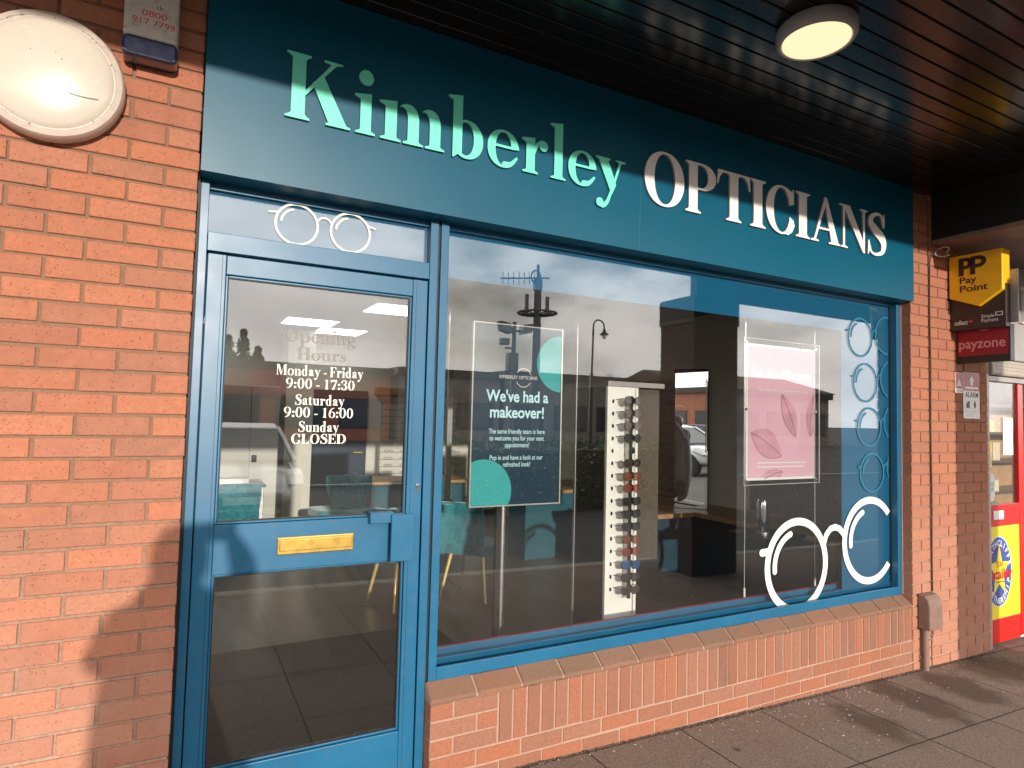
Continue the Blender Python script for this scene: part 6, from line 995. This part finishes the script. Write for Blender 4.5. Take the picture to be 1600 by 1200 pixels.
# ---- hanging pink poster
t = thing('hanging_poster', 'pink poster with petal shapes in a clear acrylic frame hung on cables', 'poster', (3.4, .2, 1.2))
PX0, PX1, PZ0, PZ1, PY = 3.052, 3.764, 1.222, 2.140, .20
BX('acrylic_sheet', 'acrylic', t, PX0, PX1, PY-.012, PY-.007, PZ0, PZ1, bevel=.0015)
for a in ((PX0, PX0+.005, PZ0, PZ1), (PX1-.005, PX1, PZ0, PZ1), (PX0+.0052, PX1-.0052, PZ0, PZ0+.005), (PX0+.0052, PX1-.0052, PZ1-.005, PZ1)): BX('sheet_edge', 'frame_silver', t, a[0], a[1], PY-.014, PY-.005, a[2], a[3], bevel=.001)
BX('inner_frame', 'white_acr', t, PX0+.035, PX1-.027, PY+.002, PY+.006, PZ0+.028, PZ1-.033, bevel=.001)
BX('pink_sheet', 'pink', t, PX0+.050, PX1-.040, PY-.001, PY+.0015, PZ0+.045, PZ1-.05, bevel=0)
yq = PY-.0018
sans('See the difference', 'lettering', 'white_print', t, PX0+.082, PX1-.072, yq, 1.90, height=.060, weight=.015)
sans('The difference our lenses can make', 'lettering', 'white_print', t, PX0+.135, PX1-.11, yq, 1.805, height=.026)
BX('text_line', 'white_print', t, PX0+.13, PX1-.12, yq-.0004, yq, 1.355, 1.362, bevel=0); BX('text_line', 'white_print', t, PX0+.13, PX1-.14, yq-.0004, yq, 1.330, 1.337, bevel=0)
def petal(cx, cz, L, W, ang):
    P = []
    for i in range(17): u = i/16; P.append((u*L-L/2, W*.55*math.sin(math.pi*u)**.8))
    for i in range(1, 16): u = 1-i/16; P.append((u*L-L/2, -W*.45*math.sin(math.pi*u)**.8))
    c, s = math.cos(R(ang)), math.sin(R(ang)); Q = [(cx+x*c-z*s, cz+x*s+z*c) for x, z in P]
    lim = lambda p: (min(PX1-.041, max(PX0+.051, p[0])), min(PZ1-.051, max(PZ0+.046, p[1])))
    put(curve_mesh([[lim(q) for q in Q]], .0002), 'petal', 'petal', t, face_y(0, yq, 0))
    mb = MB(); mid = [(cx+x*c-z*s, cz+x*s+z*c) for x, z in [(u/10*L-L/2, .012*math.sin(math.pi*u/10)) for u in range(11)]]
    lim2 = lambda p: PX0+.052 < p.x < PX1-.042 and PZ0+.047 < p.y < PZ1-.052
    band(mb, mid, .0045, yq-.0004, .0003, clip=lim2, rounded=False); band(mb, Q[16:]+Q[:1], .0035, yq-.0004, .0003, clip=lim2, rounded=False); mb.build('petal_line', 'petal_line', t)
petal(3.265, 1.475, .315, .17, -28); petal(3.475, 1.66, .31, .125, -64); petal(3.70, 1.665, .28, .105, 82); petal(3.30, 1.265, .24, .09, 18)
for x in (PX0+.022, PX1-.035):
    MB().tube([(x, PY-.002, 2.69), (x, PY-.002, .56)], .0022, 8).build('cable', 'frame_silver', t, smooth=True)
    MB().tube([(x, PY-.002, .512), (x, PY-.002, .60)], .0065, 10).build('cable_clamp', 'white_acr', t, smooth=True)
    for z in (PZ0+.025, PZ0+.47, PZ1-.03): MB().lathe([(.009,-.008),(.009,.004)], (x, PY-.006, z), 'y', 14).build('clamp', 'chrome', t)
MB().tube([(3.60+.06*math.cos(a*.5)+.03*a*.1, PY-.02, 2.115+.03*math.sin(a*.9)) for a in range(10)], .0015, 5).build('loose_wire', 'cable', t)

# ================================================================== ACROSS THE STREET (seen in the glass)
def building(name, label, x0, x1, y, h, wall, roof, pitched=False):
    t = thing(name, label, 'building', ((x0+x1)/2, y, 0)); g = -.4
    BX('wall', wall, t, x0, x1, y-10, y, g, h-.5, bevel=0)
    BX('fascia_board', 'far_dark', t, x0-.15, x1+.15, y-10.2, y+.35, h-.5, h, bevel=0)
    if pitched:
        mb = MB(); mb.prism([(y+.6, h), (y-5, h+1.6), (y-10.6, h)], x0-.3, x1+.3, plane='yz'); mb.build('roof', roof, t)
    n = max(1, int((x1-x0)/4)); wd = (x1-x0)/n
    for i in range(n):
        a = x0+i*wd; wn = MB().box(a+.5, a+wd-.5, y-.02, y+.06, .55, 2.6).build('window', 'far_dark', t)
        BX('pane', 'far_glass', wn, a+.6, a+wd-.6, y+.0605, y+.075, .65, 2.5, bevel=0)
    return t
building('shop_parade', 'low orange brick shop row across the car park, left of the mast', -55, 13, -40, 4.75, 'far_brick', 'far_roof')
building('shop_parade', 'low flat roofed shop row across the car park, behind the mast', 13.6, 21.6, -40, 4.95, 'far_render', 'far_roof')
building('shop_parade', 'flat roofed dark fronted shop row across the car park, behind the street lamp', 22, 34.2, -40, 5.15, 'far_render', 'far_roof')
building('rendered_building', 'grey rendered building with a tiled roof at the far right across the car park', 35, 52, -34, 4.3, 'far_render', 'far_roof', True)
t = thing('maroon_sign', 'maroon board sign on the far shop row', 'sign', (4.9, -39.6, 3)); BX('board', 'maroon', t, 3.7, 6.0, -39.64, -39.55, 2.7, 4.2, bevel=0)
t = thing('telecom_mast', 'tall grey telecom mast with a comb shaped aerial on top', 'mast', (18.95, -30, -.3))
MB().tube([(18.95,-30,-.3),(18.95,-30,9.3)], [.30,.24], 16).build('pole', 'mast', t, smooth=True)
MB().tube([(18.95,-30,9.3),(18.95,-30,10.9)], .09, 10).build('top_tube', 'mast', t, smooth=True); BX('top_box', 'mast', t, 18.72, 19.18, -30.2, -29.8, 9.3, 10.0, bevel=.03)
mb = MB(); mb.tube([(16.4,-30,9.75),(19.7,-29.9,10.15)], .05, 6)
for i in range(7): x = 16.55+i*.36; mb.tube([(x,-30,9.77+.12*(x-16.4)-.38),(x,-30,9.77+.12*(x-16.4)+.38)], .022, 5)
mb.build('comb_aerial', 'mast', t)
mb = MB(); mb.tube([(18.75+.33*math.cos(a*.393), -29.9, 10.1+.4*math.sin(a*.393)) for a in range(16)], .05, 6, closed=True); mb.build('hoop', 'mast', t)
mb = MB()
for i in range(12):
    a = i*math.pi/6; mb.tube([(18.95,-30,7.75),(18.95+1.25*math.cos(a),-30+1.25*math.sin(a),7.95)], .05, 5)
mb.tube([(18.95+1.2*math.cos(i*.393),-30+1.2*math.sin(i*.393),7.92) for i in range(16)], .06, 6, closed=True); mb.build('ring_platform', 'mast', t)
for x in (18.2, 19.65): BX('antenna_panel', 'mast', t, x-.1, x+.1, -30.1, -29.9, 7.9, 9.0, bevel=.02)
t = thing('floodlight_pole', 'grey pole carrying two floodlights, a camera and a control box', 'floodlight', (8.9, -14, -.3))
MB().tube([(8.9,-14,-.3),(8.9,-14,4.5)], .07, 10).build('pole', 'mast', t, smooth=True); BX('arm', 'mast', t, 8.6, 9.25, -14.03, -13.97, 4.2, 4.26, bevel=.01)
for s in (-1, 1):
    mb = MB(); mb.prism([(8.93+s*.18,4.12),(8.93+s*.50,4.2),(8.93+s*.58,4.48),(8.93+s*.22,4.42)], -14.15, -13.8); mb.build('floodlight', 'mast', t, .02)
BX('camera', 'mast', t, 8.42, 8.72, -14.1, -13.9, 3.78, 3.98, bevel=.03); BX('bracket', 'mast', t, 8.6, 8.9, -14.02, -13.98, 3.66, 3.72, bevel=.01); BX('control_box', 'mast', t, 8.68, 9.02, -14.12, -13.88, 3.0, 3.55, bevel=.02)
t = thing('street_lamp', 'black swan neck street lamp across the pavement', 'street lamp', (14.6, -18, -.3))
MB().tube([(14.6,-18,-.3),(14.62,-18,3.4),(14.62,-18,3.5),(14.66,-18,5.2)]+[(14.66+.27*(1-math.cos(a*.393)), -18, 5.35+.27*math.sin(a*.393)) for a in range(8)]+[(15.2,-18,5.25)], [.07,.07,.045,.04]+[.03]*9, 8).build('pole', 'black', t, smooth=True)
MB().lathe([(.02,.25),(.05,.2),(.08,.1),(.19,.0),(.18,-.02)], (15.2,-18,5.05), 'z', 16).build('shade', 'black', t); MB().lathe([(.09,0),(.09,-.1),(.03,-.17)], (15.2,-18,5.03), 'z', 12).build('bulb', 'white_print', t, smooth=True)
# hedge
def leaves(mb, n, fn, s):
    for i in range(n):
        c = Vector(fn()); a = Vector((random.gauss(0,1), random.gauss(0,1), random.gauss(0,1))).normalized(); b = a.orthogonal().normalized(); d = a.cross(b); r = s*random.uniform(.6, 1.4)
        mb.add([c-b*r, c+d*r*.5, c+b*r, c-d*r*.5], [(0,1,2,3)])
t = thing('hedge', 'dark green clipped hedge with pale seed heads at the edge of the car park', 'hedge', (7, -8.4, -.2))
mb = MB(); leaves(mb, 9000, lambda: (random.uniform(4.4, 10.2), -8.4+random.choice([-.42,.42,random.uniform(-.4,.4)])+random.gauss(0,.06), random.uniform(-.2, 1.12)+random.gauss(0,.05)), .045); mb.build('foliage', 'hedge', t)
mb = MB(); leaves(mb, 260, lambda: (random.uniform(4.4, 10.2), -7.9+random.gauss(0,.06), random.uniform(0, 1.15)), .022); mb.build('seed_heads', 'berry', t)
BX('woody_core', 'bark', t, 4.6, 10.0, -8.65, -8.15, -.3, .95, bevel=0)
def conifer(x, y, h, lab):
    t = thing('conifer_tree', lab, 'tree', (x, y, -.3)); MB().tube([(x,y,-.3),(x,y,h)], [.25,.03], 8).build('trunk', 'bark', t)
    mb = MB()
    def f():
        u = random.random()**.7; z = h*(1-u*.75)+.1; r = .25+u*1.7*random.uniform(.5, 1.05)*(1+.25*math.sin(z*5)); a = random.uniform(0, 6.28); rr = r*math.sqrt(random.random()); return (x+rr*math.cos(a), y+rr*math.sin(a), z-rr*.2)
    leaves(mb, 2200, f, .17); mb.build('crown', 'needle', t)
conifer(3.7, -60, 8.4, 'dark conifer rising behind the far roofs, leftmost in the door glass'); conifer(5.0, -60, 9.0, 'tallest dark conifer behind the far roofs'); conifer(6.4, -61, 7.6, 'shorter dark conifer right of the tallest one')
def bare(x, y, h, lab, sp=1.):
    t = thing('bare_tree', lab, 'tree', (x, y, -.3)); tr = MB(); br = MB()
    tr.tube([(x,y,-.3),(x+.1,y,h*.45)], [.16,.1], 7)
    def grow(p, d, L, r, k):
        q = p+d*L; br.tube([p, (p+q)/2+Vector((random.gauss(0,.04),random.gauss(0,.04),0))*L, q], [r, r*.85, r*.7], 4, caps=False)
        if k:
            for i in range(3): grow(p+d*L*random.uniform(.55, 1), (d+Vector((random.gauss(0,.5),random.gauss(0,.5),random.gauss(.12,.3)))*sp).normalized(), L*random.uniform(.6, .8), r*.62, k-1)
    for i in range(6): grow(Vector((x+.1,y,h*random.uniform(.3,.45))), Vector((random.gauss(0,.6),random.gauss(0,.6),1)).normalized(), h*.2, .06, 4)
    tr.build('trunk', 'bark', t); br.build('branches', 'bark', t)
bare(37.5, -48, 7.2, 'bare winter tree behind the tiled roof, left one'); bare(41.5, -48, 7.6, 'bare winter tree behind the tiled roof, right one'); bare(9.6, -60, 7.6, 'lone bare winter tree behind the far shop row'); bare(59, -46, 6.8, 'bare winter tree far to the right of the brick building'); bare(33.8, -47, 6.6, 'small bare winter tree beside the dark fronted shops')
# cars
def car(label, paint, x, y, rz, hatch=True):
    t = thing('parked_car', label, 'car', (0, 0, 0), 'cars parked in front of the shops')
    L = 4.1; st = [(-2.05,.42,.62,.60),(-1.98,.30,.86,.74),(-1.5,.24,.95,.82),(-.9,.22,.98,.85),(0,.22,.98,.86),(.75,.22,.97,.86),(1.3,.22,.92,.84),(1.75,.26,.80,.78),(2.0,.32,.66,.66),(2.07,.40,.55,.5)]
    def loft(mb, st, prof):
        n = len(prof(st[0])); vs = [p for s in st for p in prof(s)]
        fs = [(i*n+j, i*n+(j+1)%n, (i+1)*n+(j+1)%n, (i+1)*n+j) for i in range(len(st)-1) for j in range(n)]+[tuple(range(n)), tuple((len(st)-1)*n+j for j in range(n))]
        mb.add(vs, fs)
    mb = MB(); loft(mb, st, lambda s: [(s[0],-s[3]*.92,s[1]),(s[0],s[3]*.92,s[1]),(s[0],s[3],(s[1]+s[2])/2),(s[0],s[3]*.97,s[2]-.1),(s[0],s[3]*.82,s[2]),(s[0],-s[3]*.82,s[2]),(s[0],-s[3]*.97,s[2]-.1),(s[0],-s[3],(s[1]+s[2])/2)])
    b = mb.build('body', paint, t, smooth=True); b.modifiers.new('s', 'SUBSURF').levels = 1; b.modifiers['s'].render_levels = 2
    gs = [(-1.85,.90,.94,.66),(-1.45,.92,1.36,.60),(-.9,.95,1.47,.58),(-.1,.96,1.49,.58),(.35,.96,1.43,.58),(1.15,.93,.97,.70)]
    mb = MB(); loft(mb, gs, lambda s: [(s[0],-.80,s[1]),(s[0],.80,s[1]),(s[0],s[3],s[2]),(s[0],-s[3],s[2])]); mb.build('glazing', 'car_glass', t, .05, seg=3)
    mb = MB(); loft(mb, [(-1.5,1.37,.60),(-.9,1.475,.60),(-.1,1.495,.60),(.38,1.43,.60)], lambda s: [(s[0],-s[2],s[1]-.03),(s[0],s[2],s[1]-.03),(s[0],s[2]*.95,s[1]+.02),(s[0],-s[2]*.95,s[1]+.02)]); mb.build('roof', paint, t, .02, seg=3)
    for s in (-1, 1):
        mb = MB(); mb.tube([(1.2,s*.79,.95),(.36,s*.60,1.45)], .03, 6); mb.tube([(-.25,s*.81,.95),(-.3,s*.60,1.47)], .035, 6); mb.tube([(-1.75,s*.78,.95),(-1.4,s*.60,1.40)], .05, 6); mb.build('pillar', paint, t, smooth=True)
        MB().lathe([(.01,-.09),(.06,-.06),(.08,0),(.02,.02)], (.85, s*.98, 1.02), 'x', 12).build('wing_mirror', paint, t, smooth=True)
        hl = MB(); hl.prism([(1.45,.74),(1.85,.62),(1.96,.66),(1.8,.80),(1.5,.86)], s*.62, s*.845); hl.build('headlight', 'headlight', t, .03, seg=2)
        for x_ in (-1.28, 1.28):
            wh = MB().lathe([(.20,-.11),(.30,-.11),(.315,-.08),(.315,.08),(.30,.11),(.20,.11)], (x_, s*.74, .31), 'y', 28).build('wheel', 'tyre', t, smooth=True)
            r_ = MB(); r_.lathe([(.20,-.02),(.20,.02)], (x_, s*.76, .31), 'y', 24)
            for k in range(6): a = k*math.pi/3; r_.tube([(x_,s*.855,.31),(x_+.19*math.cos(a),s*.845,.31+.19*math.sin(a))], [.035,.022], 6)
            r_.build('rim', 'steel', wh)
            MB().lathe([(.37,-.10),(.37,.10)], (x_, s*.735, .31), 'y', 24).build('wheel_arch', 'tyre', t)
    BX('grille', 'far_dark', t, 1.98, 2.075, -.4, .4, .36, .52, bevel=.02); BX('number_plate', 'white_print', t, 2.07, 2.085, -.26, .26, .40, .51, bevel=.005)
    t.location = (x, y, gz(x)-.16); t.rotation_euler = (0, 0, rz); return t
car('silver parked car nose on to the pavement, reflected in the door glass', 'car_silver', .9, -8.9, R(92))
car('white hatchback parked side on, seen in the upright mirror', 'car_white', -5.7, -9.1, 0); car('dark blue car parked behind the white hatchback', 'car_dark', -8.2, -13.2, R(180))

# ================================================================== THE PHOTOGRAPHER (casts the shadow on wall and door)
px, py, g0 = -.15, -2.98, .055
t = thing('person', 'person in a dark coat holding up a phone, standing behind the camera', 'person', (px, py, g0))
V = []; E = []; RAD = []
def node(p, r, par=None):
    V.append(p); RAD.append(r)
    if par is not None: E.append((par, len(V)-1))
    return len(V)-1
pel = node((0,0,.86), .28); wst = node((0,.0,1.02),   .26, pel); chs = node((0,.0,1.20), .25, wst); nb = node((0,.0,1.34), .09, chs); nk = node((0,.015,1.42), .055, nb); hd = node((0,.03,1.50), .083, nk); hd2 = node((0,.035,1.565), .075, hd)
for s in (-1, 1):
    sh = node((s*.165,0,1.315), .085, nb); el = node((s*.235+.01,.10,1.17), .07, sh); wr = node((s*.105+.12,.315,1.47), .05, el); hn = node((s*.088+.125,.345,1.525), .036, wr)
    hp = node((s*.095,0,.80), .22, pel); kn = node((s*.10,.02,.46), .20, hp); an = node((s*.11,-.01,.09), .10, kn); node((s*.12,.14,.035), .034, an)
    for k in range(4): node((s*(.088-.008*k)+.123+(-s*.03), .372+.004*k, 1.515+.02*k), .010, hn)
    node((s*.05+.125,.352,1.575), .011, hn)
me = bpy.data.meshes.new('body'); me.from_pydata(V, E, []); body = bpy.data.objects.new('body', me); col.objects.link(body); body.parent = t
sk = body.modifiers.new('skin', 'SKIN'); sk.use_smooth_shade = True
for i, sv in enumerate(me.skin_vertices[0].data): sv.radius = (RAD[i], RAD[i]*(.75 if i < 3 else 1)); sv.use_root = i == 0
body.modifiers.new('sub', 'SUBSURF').render_levels = 2
me.materials.append(M['coat_cloth'])
mb = MB(); mb.lathe([(.02,.115),(.06,.10),(.09,.05),(.098,0),(.09,-.06),(.07,-.10)], (px, py+.02, g0+1.54), 'z', 20); mb.build('hair', 'hair', t, smooth=True)
tag(BX('phone', 'black', None, -.105, .056, -2.582, -2.570, 1.572, 1.648, bevel=.004), 'black phone held up in landscape by the person', 'phone')
bpy.context.view_layer.update()
